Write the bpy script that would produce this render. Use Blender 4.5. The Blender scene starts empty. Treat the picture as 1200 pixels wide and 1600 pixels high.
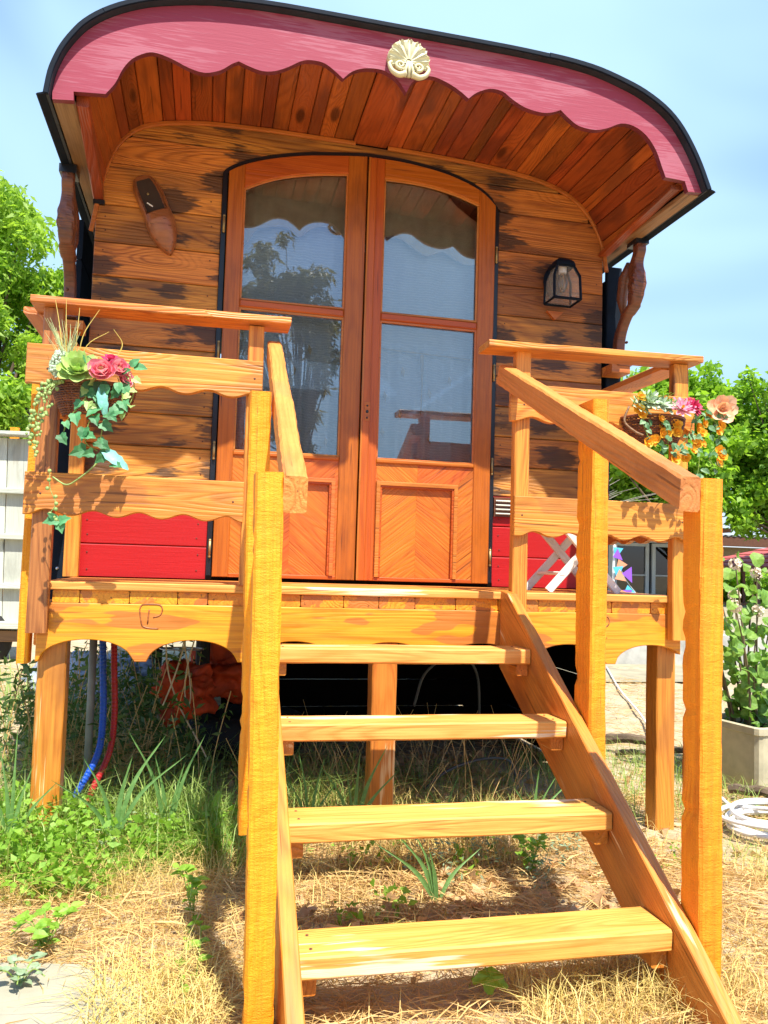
import bpy, bmesh, math, random
import numpy as np
from mathutils import Vector, Matrix
from math import sin, cos, pi, radians
random.seed(7); rng = np.random.default_rng(7)
S = bpy.context.scene
COL = S.collection

# ------------------------------------------------------------------ camera
cam = bpy.data.cameras.new('camera'); co = bpy.data.objects.new('camera', cam); COL.objects.link(co)
R_ = ((0.97659199, -0.04341619, -0.21067303), (-0.21297989, -0.05799494, -0.97533387), (0.03012731, 0.99737236, -0.06588417))
M = Matrix(R_).to_4x4(); M.translation = Vector((-0.03132665, -3.12431619, 1.0427897)); co.matrix_world = M
cam.sensor_fit = 'VERTICAL'; cam.sensor_height = 32.0; cam.lens = 1282.64 / 1600 * 32
cam.clip_start = 0.02; cam.clip_end = 900
S.camera = co
# ------------------------------------------------------------------ world and sun
SUN_AZ, SUN_EL = radians(169.5), radians(61.2)      # azimuth clockwise from +Y
w = bpy.data.worlds.new('World'); S.world = w; w.use_nodes = True
nt = w.node_tree; nt.nodes.clear()
def WN(t, **k):
    n = nt.nodes.new(t)
    for a, b in k.items(): setattr(n, a, b)
    return n
sky = WN('ShaderNodeTexSky', sky_type='NISHITA', sun_disc=False, sun_elevation=SUN_EL, sun_rotation=SUN_AZ, altitude=50, air_density=1.1, dust_density=0.6, ozone_density=2.2)
tc = WN('ShaderNodeTexCoord'); mp = WN('ShaderNodeMapping'); mp.inputs['Scale'].default_value = (1, 1, 1.9)
mp.inputs['Location'].default_value = (0.35, 0.2, 0.1)
n1 = WN('ShaderNodeTexNoise'); n1.inputs['Scale'].default_value = 1.25; n1.inputs['Detail'].default_value = 3.5; n1.inputs['Roughness'].default_value = 0.52; n1.inputs['Distortion'].default_value = 0.4
rp = WN('ShaderNodeValToRGB'); rp.color_ramp.elements[0].position = 0.36; rp.color_ramp.elements[1].position = 0.64
rp.color_ramp.interpolation = 'EASE'; rp.color_ramp.elements[0].color = (0.14, 0.14, 0.14, 1)
mx = WN('ShaderNodeMix', data_type='RGBA'); mx.inputs[7].default_value = (3.1, 4.7, 6.5, 1)
bg = WN('ShaderNodeBackground'); bg.inputs['Strength'].default_value = 0.1; wo = WN('ShaderNodeOutputWorld')
hs = WN('ShaderNodeHueSaturation'); hs.inputs['Saturation'].default_value = 1.2
tint = WN('ShaderNodeMix', data_type='RGBA', blend_type='MULTIPLY'); tint.inputs[0].default_value = 1.0; tint.inputs[7].default_value = (0.92, 0.90, 1.18, 1)
L = nt.links.new
L(tc.outputs['Generated'], mp.inputs[0]); L(mp.outputs[0], n1.inputs[0]); L(n1.outputs[0], rp.inputs[0])
L(rp.outputs[0], mx.inputs[0]); L(sky.outputs[0], hs.inputs['Color']); L(hs.outputs[0], tint.inputs[6]); L(tint.outputs[2], mx.inputs[6]); L(mx.outputs[2], bg.inputs[0]); L(bg.outputs[0], wo.inputs[0])
sl = bpy.data.lights.new('sun', 'SUN'); sl.energy = 4.6; sl.angle = radians(0.55); sl.color = (1.0, 0.95, 0.86)
so = bpy.data.objects.new('sun', sl); COL.objects.link(so)
sd = Vector((sin(SUN_AZ) * cos(SUN_EL), cos(SUN_AZ) * cos(SUN_EL), sin(SUN_EL)))
so.rotation_euler = sd.to_track_quat('Z', 'Y').to_euler(); so.location = sd * 30
S.view_settings.view_transform = 'Standard'; S.view_settings.look = 'None'; S.view_settings.exposure = 1.08; S.view_settings.gamma = 1
S.view_settings.use_curve_mapping = False
S.render.engine = 'CYCLES'
S.cycles.max_bounces = 8; S.cycles.transparent_max_bounces = 12

# ------------------------------------------------------------------ materials
class MB:
    def __init__(s, name):
        s.m = bpy.data.materials.new(name); s.m.use_nodes = True; s.t = s.m.node_tree; s.t.nodes.clear()
    def n(s, ty, ins=None, **k):
        n = s.t.nodes.new(ty)
        for a, b in k.items(): setattr(n, a, b)
        for a, b in (ins or {}).items():
            if isinstance(b, bpy.types.NodeSocket): s.t.links.new(b, n.inputs[a])
            else: n.inputs[a].default_value = b
        return n
    def math(s, op, a, b=0.0, c=None, clamp=False):
        d = {0: a, 1: b}
        if c is not None: d[2] = c
        return s.n('ShaderNodeMath', d, operation=op, use_clamp=clamp).outputs[0]
    def mix(s, f, a, b, bt='MIX'):
        return s.n('ShaderNodeMix', {0: f, 6: a, 7: b}, data_type='RGBA', blend_type=bt).outputs[2]
    def vm(s, op, a, b):
        return s.n('ShaderNodeVectorMath', {0: a, 1: b}, operation=op).outputs[0]
    def noise(s, v, sc, det=2, rough=0.5, dist=0):
        return s.n('ShaderNodeTexNoise', {'Vector': v, 'Scale': sc, 'Detail': det, 'Roughness': rough, 'Distortion': dist}).outputs[0]
    def rng(s, v, a, b, c=0., d=1.):
        return s.n('ShaderNodeMapRange', {0: v, 1: a, 2: b, 3: c, 4: d}, interpolation_type='SMOOTHSTEP').outputs[0]
    def out(s, sh):
        s.n('ShaderNodeOutputMaterial', {0: sh}); return s.m
    def bsdf(s, col, rough=0.6, bump=None, bs=0.3, bd=0.01, **k):
        d = {'Base Color': col, 'Roughness': rough}
        if bump is not None: d['Normal'] = s.n('ShaderNodeBump', {'Height': bump, 'Strength': bs, 'Distance': bd}).outputs[0]
        d.update(k)
        return s.n('ShaderNodeBsdfPrincipled', d).outputs[0]
def c4(c): return (c[0], c[1], c[2], 1.0)
def wood(name, light, dark, knots=0.8, rings=0.55, fib=0.35, blotch=None, bl_amt=0.5, bl_scale=(2.2, 5, 5), bl_lo=0.52, bl_hi=0.62,
         scorch=None, rough=0.5, bs=0.35, worn=None, worn_lo=0.56, saw=0.0, ringk=70.0, var=0.12):
    b = MB(name)
    co = b.n('ShaderNodeTexCoord').outputs['Object']
    rnd = b.n('ShaderNodeObjectInfo').outputs['Random']
    off = b.n('ShaderNodeCombineXYZ', {0: b.math('MULTIPLY', rnd, 41.0), 1: b.math('MULTIPLY', rnd, 17.3), 2: b.math('MULTIPLY', rnd, 29.1)}).outputs[0]
    v = b.vm('ADD', co, off)
    vs = b.vm('MULTIPLY', v, (0.8, 8.5, 8.5))
    n = b.noise(vs, 1.0, 1.0, 0.4, 0.1)
    kv = b.vm('MULTIPLY', v, (1.7, 5.2, 5.2))
    vo = b.n('ShaderNodeTexVoronoi', {'Vector': kv, 'Scale': 1.0, 'Randomness': 0.9})
    d = vo.outputs['Distance']
    sel = b.math('GREATER_THAN', b.n('ShaderNodeSeparateColor', {0: vo.outputs['Color']}).outputs[0], 1.0 - 0.45 * knots)
    kn = b.math('MULTIPLY', b.rng(d, 0.0, 0.42, 1.0, 0.0), sel)
    n2 = b.math('ADD', n, b.math('MULTIPLY', kn, 0.30))
    ring = b.math('ADD', b.math('MULTIPLY', b.math('SINE', b.math('MULTIPLY', n2, ringk * 1.5)), 0.5), 0.5)
    ring = b.math('POWER', ring, 2.2)
    fb = b.noise(b.vm('MULTIPLY', v, (3.0, 150, 150)), 1.0, 2, 0.6)
    fb2 = b.noise(b.vm('MULTIPLY', v, (1.2, 28, 28)), 1.0, 2, 0.5)
    msk = b.rng(b.noise(b.vm('MULTIPLY', v, (1.3, 4, 4)), 1.0, 2), 0.38, 0.62, 0.25, 1.0)
    f = b.math('ADD', b.math('MULTIPLY', b.math('MULTIPLY', ring, msk), rings), b.math('MULTIPLY', b.rng(fb, 0.35, 0.7), fib))
    f = b.math('ADD', f, b.math('MULTIPLY', b.rng(fb2, 0.4, 0.7), 0.22), clamp=True)
    col = b.mix(f, c4(light), c4(dark))
    if blotch:
        bn = b.noise(b.vm('MULTIPLY', v, bl_scale), 1.0, 2, 0.5)
        bn = b.math('ADD', bn, b.math('MULTIPLY', b.math('SUBTRACT', fb2, 0.5), 0.16))
        col = b.mix(b.math('MULTIPLY', b.rng(bn, bl_lo, bl_hi), bl_amt), col, c4(blotch))
    if scorch:
        pos = b.n('ShaderNodeNewGeometry').outputs['Position']
        pv = b.vm('MULTIPLY', b.vm('MULTIPLY', b.vm('ADD', pos, (0.06, 0, -0.955)), (1, 0, 1)), (3.7, 0, 6.5))
        sv = b.n('ShaderNodeTexVoronoi', {'Vector': pv, 'Scale': 1.0, 'Randomness': 0.55})
        keep = b.math('LESS_THAN', b.n('ShaderNodeSeparateColor', {0: sv.outputs['Color']}).outputs[1], 0.72)
        rag = b.math('ADD', b.math('MULTIPLY', b.math('SUBTRACT', b.noise(b.vm('MULTIPLY', pos, (9, 9, 60)), 1.0, 3, 0.6), 0.5), 0.75), sv.outputs['Distance'])
        col = b.mix(b.math('MULTIPLY', b.math('MULTIPLY', b.rng(rag, 0.33, 0.47, 1.0, 0.0), keep), 0.86), col, c4(scorch))
    if worn:
        wn = b.noise(b.vm('MULTIPLY', b.vm('ADD', v, (9, 3, 5)), (1.6, 9, 9)), 1.0, 3, 0.6)
        wn = b.math('ADD', wn, b.math('MULTIPLY', b.math('SUBTRACT', fb, 0.5), 0.35))
        col = b.mix(b.rng(wn, worn_lo, worn_lo + 0.06), col, c4(worn))
    cr = b.noise(b.vm('MULTIPLY', b.vm('ADD', v, (3, 7, 1)), (2.2, 75, 75)), 1.0, 1, 0.5)
    col = b.mix(b.math('MULTIPLY', b.rng(cr, 0.70, 0.735), 0.7), col, c4([x * 0.3 for x in dark]))
    gn = b.noise(b.vm('MULTIPLY', v, (2.6, 6, 6)), 1.0, 4, 0.65)
    col = b.mix(b.math('MULTIPLY', b.rng(gn, 0.50, 0.72), 0.42), col, c4([x * 0.55 for x in dark]))
    kc = b.math('MULTIPLY', b.rng(d, 0.07, 0.15, 1.0, 0.0), sel)
    col = b.mix(b.math('MULTIPLY', kc, 0.8), col, c4([x * 0.16 for x in dark]))
    hv = b.n('ShaderNodeHueSaturation', {'Hue': b.math('ADD', 0.5 - 0.008, b.math('MULTIPLY', rnd, 0.016)), 'Value': b.math('ADD', 1.0 - var, b.math('MULTIPLY', b.math('FRACT', b.math('MULTIPLY', rnd, 7.13)), 2 * var)), 'Color': col}).outputs[0]
    h = b.math('ADD', b.math('MULTIPLY', ring, -0.5), b.math('MULTIPLY', fb, 0.9))
    if saw:
        sw = b.noise(b.vm('MULTIPLY', v, (150, 45, 45)), 1.0, 3, 0.7)
        sw2 = b.noise(v, 420.0, 2, 0.6)
        h = b.math('ADD', h, b.math('ADD', b.math('MULTIPLY', sw, saw), b.math('MULTIPLY', sw2, saw * 0.7)))
        hv = b.mix(b.math('MULTIPLY', b.rng(sw, 0.45, 0.72), 0.28 * saw), hv, c4(dark))
    return b.out(b.bsdf(hv, rough, h, bs, 0.004))
def plain(name, col, rough=0.5, metal=0.0, var=0.15, sc=12, bs=0.1):
    b = MB(name); co = b.n('ShaderNodeTexCoord').outputs['Object']
    n = b.noise(co, sc, 4, 0.6)
    c = b.mix(b.rng(n, 0.3, 0.75), c4(col), c4([x * (1 - var * 2) for x in col]))
    return b.out(b.bsdf(c, rough, b.noise(co, sc * 5, 3, 0.6), bs, 0.003, Metallic=metal))
def leafmat(name, a, bcol, trans=0.35, rough=0.55, vein=False):
    b = MB(name)
    r = b.n('ShaderNodeNewGeometry').outputs['Random Per Island']
    col = b.mix(r, c4(a), c4(bcol))
    co = b.n('ShaderNodeTexCoord').outputs['Object']
    col = b.mix(b.math('MULTIPLY', b.rng(b.noise(co, 1.2, 2), 0.35, 0.7), 0.4), col, c4([x * 0.7 for x in a]))
    col = b.mix(b.math('MULTIPLY', b.rng(b.noise(co, 55.0, 3, 0.6), 0.45, 0.65), 0.35), col, c4([min(1, x * 1.35 + 0.03) for x in bcol]))
    p = b.bsdf(col, rough)
    tr = b.n('ShaderNodeBsdfTranslucent', {'Color': b.mix(0.5, col, c4([min(1, bcol[0] * 1.6), min(1, bcol[1] * 1.7), bcol[2]]))}).outputs[0]
    return b.out(b.n('ShaderNodeMixShader', {0: trans, 1: p, 2: tr}).outputs[0])

POST = wood('rough_post_wood', (0.98, 0.325, 0.002), (0.76, 0.190, 0.001), knots=0.5, rings=0.34, fib=0.35, blotch=(0.80, 0.21, 0.002), bl_amt=0.45, bs=0.9, saw=0.7, rough=0.65, ringk=60, var=0.03)
TREAD = wood('tread_wood', (0.80, 0.39, 0.085), (0.58, 0.205, 0.022), knots=0.5, rings=0.45, fib=0.5, worn=(0.82, 0.62, 0.38), worn_lo=0.59, blotch=(0.66, 0.26, 0.032), bl_amt=0.6, rough=0.65, ringk=80, var=0.05)
RAIL = wood('rail_wood', (0.74, 0.280, 0.040), (0.40, 0.105, 0.009), knots=1.0, rings=0.55, fib=0.45, blotch=(0.36, 0.120, 0.028), bl_amt=0.55, bl_lo=0.56, bl_hi=0.60, rough=0.5, var=0.08, ringk=75, bs=0.5)
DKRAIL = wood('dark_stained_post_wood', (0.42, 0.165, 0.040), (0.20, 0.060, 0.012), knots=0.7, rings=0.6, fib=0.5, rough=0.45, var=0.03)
STRG = wood('stringer_wood', (0.66, 0.245, 0.032), (0.38, 0.110, 0.010), knots=0.5, rings=0.5, fib=0.4, blotch=(0.34, 0.12, 0.025), bl_amt=0.6, rough=0.42, worn=(0.82, 0.55, 0.26), worn_lo=0.66, var=0.04)
APR = wood('apron_wood', (0.88, 0.35, 0.016), (0.56, 0.165, 0.007), knots=0.6, rings=0.5, fib=0.5, blotch=(0.48, 0.15, 0.026), bl_amt=0.85, bl_scale=(2.6, 9, 9), bl_lo=0.55, bl_hi=0.565, rough=0.45, ringk=60, var=0.05)
WALL = wood('wall_board_wood', (0.68, 0.260, 0.038), (0.30, 0.092, 0.015), knots=0.7, rings=0.55, fib=0.6, blotch=(0.13, 0.046, 0.016), bl_amt=0.6, bl_scale=(2.0, 5, 5), bl_lo=0.46, bl_hi=0.62, scorch=(0.034, 0.017, 0.011), rough=0.6, ringk=90, var=0.18, bs=0.6)
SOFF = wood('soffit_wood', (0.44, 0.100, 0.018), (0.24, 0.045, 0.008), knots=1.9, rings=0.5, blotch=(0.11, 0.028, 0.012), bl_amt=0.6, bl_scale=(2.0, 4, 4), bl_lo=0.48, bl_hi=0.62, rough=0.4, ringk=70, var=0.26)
DOOR = wood('door_wood', (0.47, 0.108, 0.009), (0.31, 0.058, 0.004), knots=0.0, rings=0.3, fib=0.55, rough=0.36, ringk=45, var=0.06)
PANEL = wood('door_veneer', (0.60, 0.165, 0.016), (0.38, 0.075, 0.006), knots=0.0, rings=0.32, fib=0.6, blotch=(0.34, 0.075, 0.012), bl_amt=0.55, bl_scale=(3.0, 14, 14), bl_lo=0.5, bl_hi=0.7, rough=0.42, ringk=90, var=0.05)
CARV = wood('dark_carved_wood', (0.17, 0.056, 0.024), (0.06, 0.020, 0.010), knots=0.2, rings=0.5, rough=0.4, var=0.05)
WEATH = wood('weathered_wood', (0.25, 0.14, 0.06), (0.13, 0.062, 0.025), knots=0.6, rings=0.5, rough=0.6)
TRIM = wood('moulding_wood', (0.55, 0.18, 0.03), (0.36, 0.09, 0.012), knots=0, rings=0.3, rough=0.35, var=0.04)
CLOG = wood('clog_wood', (0.34, 0.13, 0.045), (0.22, 0.075, 0.024), knots=0, rings=0.4, rough=0.28, ringk=40)
CARTW = wood('white_painted_wood', (0.56, 0.58, 0.49), (0.42, 0.43, 0.35), knots=0.2, rings=0.25, blotch=(0.40, 0.36, 0.26), bl_amt=0.5, bl_scale=(2, 8, 8), bl_lo=0.6, bl_hi=0.66, rough=0.6)
STOOL = wood('stool_white_paint', (0.80, 0.78, 0.72), (0.66, 0.62, 0.55), knots=0.2, rings=0.2, rough=0.5)
def paint_wood(name, col, worn, lo, amt=0.8, rough=0.42):
    b = MB(name); co = b.n('ShaderNodeTexCoord').outputs['Object']
    rnd = b.n('ShaderNodeObjectInfo').outputs['Random']
    v = b.vm('ADD', co, b.n('ShaderNodeCombineXYZ', {0: b.math('MULTIPLY', rnd, 13.0), 1: rnd, 2: rnd}).outputs[0])
    f = b.noise(b.vm('MULTIPLY', v, (6, 110, 110)), 1, 3, 0.65)
    big = b.noise(b.vm('MULTIPLY', v, (1.6, 4, 4)), 1, 3, 0.55)
    m = b.math('ADD', big, b.math('MULTIPLY', b.math('SUBTRACT', f, 0.5), 0.9))
    c = b.mix(b.math('MULTIPLY', b.rng(m, lo, lo + 0.14), amt), c4(col), c4(worn))
    c = b.mix(b.math('MULTIPLY', b.rng(f, 0.5, 0.75), 0.25), c, c4([x * 0.7 for x in col]))
    return b.out(b.bsdf(c, rough, f, 0.35, 0.003))
PINK = paint_wood('faded_crimson_paint', (0.27, 0.030, 0.060), (0.44, 0.18, 0.23), 0.50, 0.34, 0.75)
RED = paint_wood('red_paint', (0.40, 0.0025, 0.005), (0.46, 0.05, 0.04), 0.66, 0.35, 0.5)
MAROON = plain('maroon_edge_paint', (0.16, 0.022, 0.035), 0.5)
ROOFM = plain('roof_felt', (0.015, 0.022, 0.034), 0.75, var=0.3, bs=0.3)
BLUEB = plain('blue_black_metal', (0.005, 0.011, 0.022), 0.7, var=0.2)
BLUEB.node_tree.nodes['Principled BSDF'].inputs['Specular IOR Level'].default_value = 0.15
BLACK = plain('black_paint', (0.010, 0.012, 0.018), 0.3)
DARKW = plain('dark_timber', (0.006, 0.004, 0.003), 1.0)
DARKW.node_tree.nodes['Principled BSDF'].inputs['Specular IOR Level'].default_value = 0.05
STEEL = plain('steel', (0.55, 0.55, 0.56), 0.35, 0.9)
RUST = plain('rusty_iron', (0.10, 0.035, 0.02), 0.7)
BRASS = plain('old_brass', (0.45, 0.33, 0.14), 0.45, 0.6)
GOLD = plain('pale_gilt_plaster', (0.66, 0.61, 0.37), 0.42, var=0.12, bs=0.2)
WICK = None
def wicker():
    b = MB('wicker'); co = b.n('ShaderNodeTexCoord').outputs['Object']
    r = b.n('ShaderNodeNewGeometry').outputs['Random Per Island']
    c = b.mix(r, (0.24, 0.075, 0.03, 1), (0.11, 0.035, 0.016, 1))
    return b.out(b.bsdf(c, 0.5, b.noise(co, 200, 2), 0.3, 0.002))
WICK = wicker()
CONC = plain('planter_concrete', (0.55, 0.49, 0.32), 0.85, var=0.18, sc=6, bs=0.3)
WPLASTIC = plain('white_plastic', (0.80, 0.80, 0.78), 0.4, var=0.05)
BPLASTIC = plain('blue_plastic', (0.006, 0.07, 0.45), 0.35)
RPLASTIC = plain('red_plastic', (0.42, 0.015, 0.02), 0.35)
GPLASTIC = plain('grey_plastic', (0.24, 0.24, 0.21), 0.6)
DHOSE = plain('dark_hose', (0.07, 0.07, 0.06), 0.6)
ORANGE = plain('orange_cloth', (0.60, 0.060, 0.006), 0.7, var=0.25, sc=9)
NET = plain('white_netting', (0.40, 0.44, 0.52), 0.8, var=0.3, sc=30)
RUBBER = plain('rubber', (0.015, 0.015, 0.015), 0.8)
ROPE = plain('pale_string', (0.55, 0.45, 0.30), 0.8)
BARK = plain('bark', (0.16, 0.11, 0.07), 0.9, var=0.3, bs=0.6)
DEADB = plain('bleached_twigs', (0.36, 0.32, 0.26), 0.9)
LF_LEFT = leafmat('willow_leaf', (0.09, 0.23, 0.010), (0.40, 0.58, 0.06), 0.5)
LF_RIGHT = leafmat('maple_leaf', (0.06, 0.18, 0.008), (0.34, 0.54, 0.04), 0.48)
LF_EUC = leafmat('eucalyptus_leaf', (0.14, 0.16, 0.06), (0.26, 0.22, 0.12))
LF_WEED = leafmat('weed_leaf', (0.15, 0.32, 0.018), (0.30, 0.50, 0.06), 0.4)
LF_GRASS = leafmat('green_grass', (0.15, 0.28, 0.03), (0.36, 0.46, 0.12), 0.35)
LF_REED = leafmat('reed_leaf', (0.10, 0.22, 0.05), (0.17, 0.33, 0.09), 0.3)
LF_SAGE = leafmat('silvery_leaf', (0.18, 0.28, 0.14), (0.32, 0.40, 0.24), 0.2)
STRAW = leafmat('dry_straw', (0.72, 0.50, 0.20), (0.50, 0.30, 0.10), 0.15, 0.7)
DEADL = leafmat('dead_leaf', (0.40, 0.19, 0.07), (0.62, 0.42, 0.22), 0.15, 0.7)
IVY = leafmat('silk_ivy', (0.015, 0.11, 0.025), (0.10, 0.34, 0.13), 0.2)
IVYP = leafmat('pale_ivy', (0.22, 0.36, 0.10), (0.40, 0.50, 0.16), 0.15)
SUCC = leafmat('succulent_petal', (0.34, 0.52, 0.10), (0.48, 0.62, 0.22), 0.1, 0.45)
SUCCW = leafmat('grey_succulent', (0.30, 0.42, 0.24), (0.52, 0.60, 0.44), 0.1, 0.5)
ROSE = leafmat('rose_petal', (0.85, 0.06, 0.20), (0.90, 0.42, 0.50), 0.35, 0.55)
ROSEC = leafmat('rose_heart', (0.85, 0.45, 0.30), (0.85, 0.62, 0.42), 0.2)
CRIM = leafmat('crimson_petal', (0.42, 0.005, 0.05), (0.62, 0.03, 0.14), 0.2)
PEACH = leafmat('peach_petal', (0.85, 0.40, 0.22), (0.88, 0.55, 0.36), 0.25)
MARI = leafmat('orange_petal', (0.90, 0.34, 0.01), (0.90, 0.50, 0.03), 0.2)
PINKF = leafmat('pale_pink_petal', (0.75, 0.58, 0.48), (0.85, 0.75, 0.62), 0.2)
def glass(name, ior=1.9, tint=(0.9, 0.93, 0.95), bump=0.02):
    b = MB(name); co = b.n('ShaderNodeTexCoord').outputs['Object']
    nm = b.n('ShaderNodeBump', {'Height': b.noise(co, 3.0, 1), 'Strength': bump, 'Distance': 0.02}).outputs[0]
    fr = b.n('ShaderNodeFresnel', {'IOR': ior, 'Normal': nm}).outputs[0]
    g = b.n('ShaderNodeBsdfGlossy', {'Roughness': 0.004, 'Normal': nm, 'Color': (1, 1, 1, 1)}).outputs[0]
    t = b.n('ShaderNodeBsdfTransparent', {'Color': c4(tint)}).outputs[0]
    return b.out(b.n('ShaderNodeMixShader', {0: fr, 1: t, 2: g}).outputs[0])
GLASS = glass('window_glass', 2.05)
LGLASS = glass('lantern_glass', 1.6, (0.86, 0.82, 0.76), 0.2)
def milky():
    b = MB('frosted_lantern_glass'); d = b.bsdf((0.62, 0.56, 0.48, 1), 0.4); tl = b.n('ShaderNodeBsdfTranslucent', {'Color': (0.8, 0.74, 0.66, 1)}).outputs[0]; t = b.n('ShaderNodeBsdfTransparent').outputs[0]
    return b.out(b.n('ShaderNodeMixShader', {0: 0.72, 1: b.n('ShaderNodeMixShader', {0: 0.5, 1: d, 2: tl}).outputs[0], 2: t}).outputs[0])
MILK = milky()
def sheer():
    b = MB('sheer_curtain'); co = b.n('ShaderNodeTexCoord').outputs['Object']
    rip = b.math('SINE', b.math('MULTIPLY', b.math('ADD', b.n('ShaderNodeSeparateXYZ', {0: co}).outputs[2], b.math('MULTIPLY', b.noise(co, 7.0, 2), 0.035)), 480.0))
    col = b.mix(b.rng(rip, -0.2, 1.0), (0.72, 0.76, 0.84, 1), (0.88, 0.90, 0.94, 1))
    d = b.bsdf(col, 0.8, rip, 0.5, 0.002)
    tl = b.n('ShaderNodeBsdfTranslucent', {'Color': (0.8, 0.82, 0.86, 1)}).outputs[0]
    t = b.n('ShaderNodeBsdfTransparent').outputs[0]
    m = b.n('ShaderNodeMixShader', {0: 0.25, 1: d, 2: tl}).outputs[0]
    return b.out(b.n('ShaderNodeMixShader', {0: 0.06, 1: m, 2: t}).outputs[0])
SHEER = sheer()
VAL = plain('khaki_cloth', (0.62, 0.47, 0.25), 0.9, var=0.12)
VALE = plain('khaki_hem', (0.62, 0.50, 0.36), 0.9)
def ground_mat():
    b = MB('ground_dirt'); co = b.n('ShaderNodeTexCoord').outputs['Object']
    a = b.noise(co, 0.9, 4, 0.6); c = b.noise(co, 9, 5, 0.7); d = b.noise(co, 70, 4, 0.7)
    col = b.mix(b.rng(a, 0.35, 0.65), (0.46, 0.36, 0.22, 1), (0.36, 0.26, 0.14, 1))
    col = b.mix(b.rng(c, 0.4, 0.7), col, (0.54, 0.44, 0.29, 1))
    col = b.mix(b.math('MULTIPLY', b.rng(d, 0.5, 0.7), 0.5), col, (0.24, 0.16, 0.08, 1))
    h = b.math('ADD', b.math('MULTIPLY', c, 1.0), b.math('MULTIPLY', d, 0.5))
    return b.out(b.bsdf(col, 0.95, h, 0.8, 0.02))
GROUND = ground_mat()
GRAVEL = plain('pale_gravel', (0.37, 0.32, 0.205), 0.95, var=0.2, sc=3, bs=0.6)
SLAB = plain('concrete_slab', (0.37, 0.345, 0.25), 0.9, var=0.12, sc=5, bs=0.5)

# ------------------------------------------------------------------ geometry helpers
WM = {}
def link(o, parent=None, Mw=None, label=None, kind=None):
    COL.objects.link(o)
    Mw = Mw or Matrix.Identity(4)
    if parent is not None:
        o.parent = parent; o.matrix_basis = WM[parent.name].inverted() @ Mw
    else: o.matrix_basis = Mw
    WM[o.name] = Mw
    if label: o['label'] = label
    if kind: o['kind'] = kind
    return o
def thing(name, label, cat, loc, group=None):
    o = bpy.data.objects.new(name, None); o.empty_display_size = 0.1
    link(o, None, Matrix.Translation(loc), label); o['category'] = cat
    if group: o['group'] = group
    return o
def tag(o, label, cat, group=None):
    o['label'] = label; o['category'] = cat
    if group: o['group'] = group
    return o
class G:
    """vertex/face collector"""
    def __init__(s): s.v = []; s.f = []; s.m = []
    def add(s, vs, fs, mi=0):
        k = len(s.v); s.v += [tuple(p) for p in vs]; s.f += [tuple(i + k for i in f) for f in fs]; s.m += [mi] * len(fs)
    def box(s, c, d, mi=0, M=None):
        x, y, z = (q / 2 for q in d); P = [Vector((sx * x, sy * y, sz * z)) for sx in (-1, 1) for sy in (-1, 1) for sz in (-1, 1)]
        if M: P = [M @ p for p in P]
        s.add([p + Vector(c) for p in P], [(0, 1, 3, 2), (4, 6, 7, 5), (0, 4, 5, 1), (2, 3, 7, 6), (0, 2, 6, 4), (1, 5, 7, 3)], mi)
    def tube(s, pts, r, n=8, mi=0, cap=True, flat=1.0):
        pts = [Vector(p) for p in pts]; N = len(pts)
        rr = r if hasattr(r, '__len__') else [r] * N
        up = Vector((0, 0, 1)); vs = []; t0 = (pts[1] - pts[0]).normalized()
        if abs(t0.dot(up)) > 0.9: up = Vector((0, 1, 0))
        u = t0.cross(up).normalized()
        for i, p in enumerate(pts):
            t = (pts[min(i + 1, N - 1)] - pts[max(i - 1, 0)])
            t = t.normalized() if t.length > 1e-9 else t0
            u = (u - t * u.dot(t)); u = u.normalized() if u.length > 1e-6 else t.orthogonal().normalized()
            w_ = t.cross(u)
            for k in range(n):
                a = 2 * pi * k / n; vs.append(p + u * cos(a) * rr[i] + w_ * sin(a) * rr[i] * flat)
        fs = [(i * n + k, i * n + (k + 1) % n, (i + 1) * n + (k + 1) % n, (i + 1) * n + k) for i in range(N - 1) for k in range(n)]
        if cap: fs += [tuple(range(n))[::-1], tuple((N - 1) * n + k for k in range(n))]
        s.add(vs, fs, mi)
    def grid(s, rows, mi=0, closed=False):
        n = len(rows[0]); vs = [p for r in rows for p in r]; fs = []
        for i in range(len(rows) - 1):
            for k in range(n if closed else n - 1):
                fs.append((i * n + k, i * n + (k + 1) % n, (i + 1) * n + (k + 1) % n, (i + 1) * n + k))
        s.add(vs, fs, mi)
    def ell(s, c, r, nu=10, nv=6, mi=0, M=None):
        rows = []
        for i in range(nv + 1):
            a = -pi / 2 + pi * i / nv
            row = [Vector((cos(a) * cos(2 * pi * k / nu) * r[0], cos(a) * sin(2 * pi * k / nu) * r[1], sin(a) * r[2])) for k in range(nu)]
            rows.append([(M @ p if M else p) + Vector(c) for p in row])
        s.grid(rows, mi, True)
    def make(s, name, mats, parent=None, label=None, kind=None, smooth=False, origin=None):
        me = bpy.data.meshes.new(name); o_ = Vector(origin) if origin is not None else None
        if o_ is None:
            a = np.array(s.v); o_ = Vector(((a.min(0) + a.max(0)) / 2).tolist())
        me.from_pydata([(p[0] - o_[0], p[1] - o_[1], p[2] - o_[2]) for p in s.v], [], s.f)
        for m_ in (mats if isinstance(mats, (list, tuple)) else [mats]): me.materials.append(m_)
        if any(s.m): me.polygons.foreach_set('material_index', s.m)
        bm = bmesh.new(); bm.from_mesh(me); bmesh.ops.recalc_face_normals(bm, faces=bm.faces); bm.to_mesh(me); bm.free()
        if smooth: me.polygons.foreach_set('use_smooth', [True] * len(me.polygons))
        return link(bpy.data.objects.new(name, me), parent, Matrix.Translation(o_), label, kind)
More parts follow.
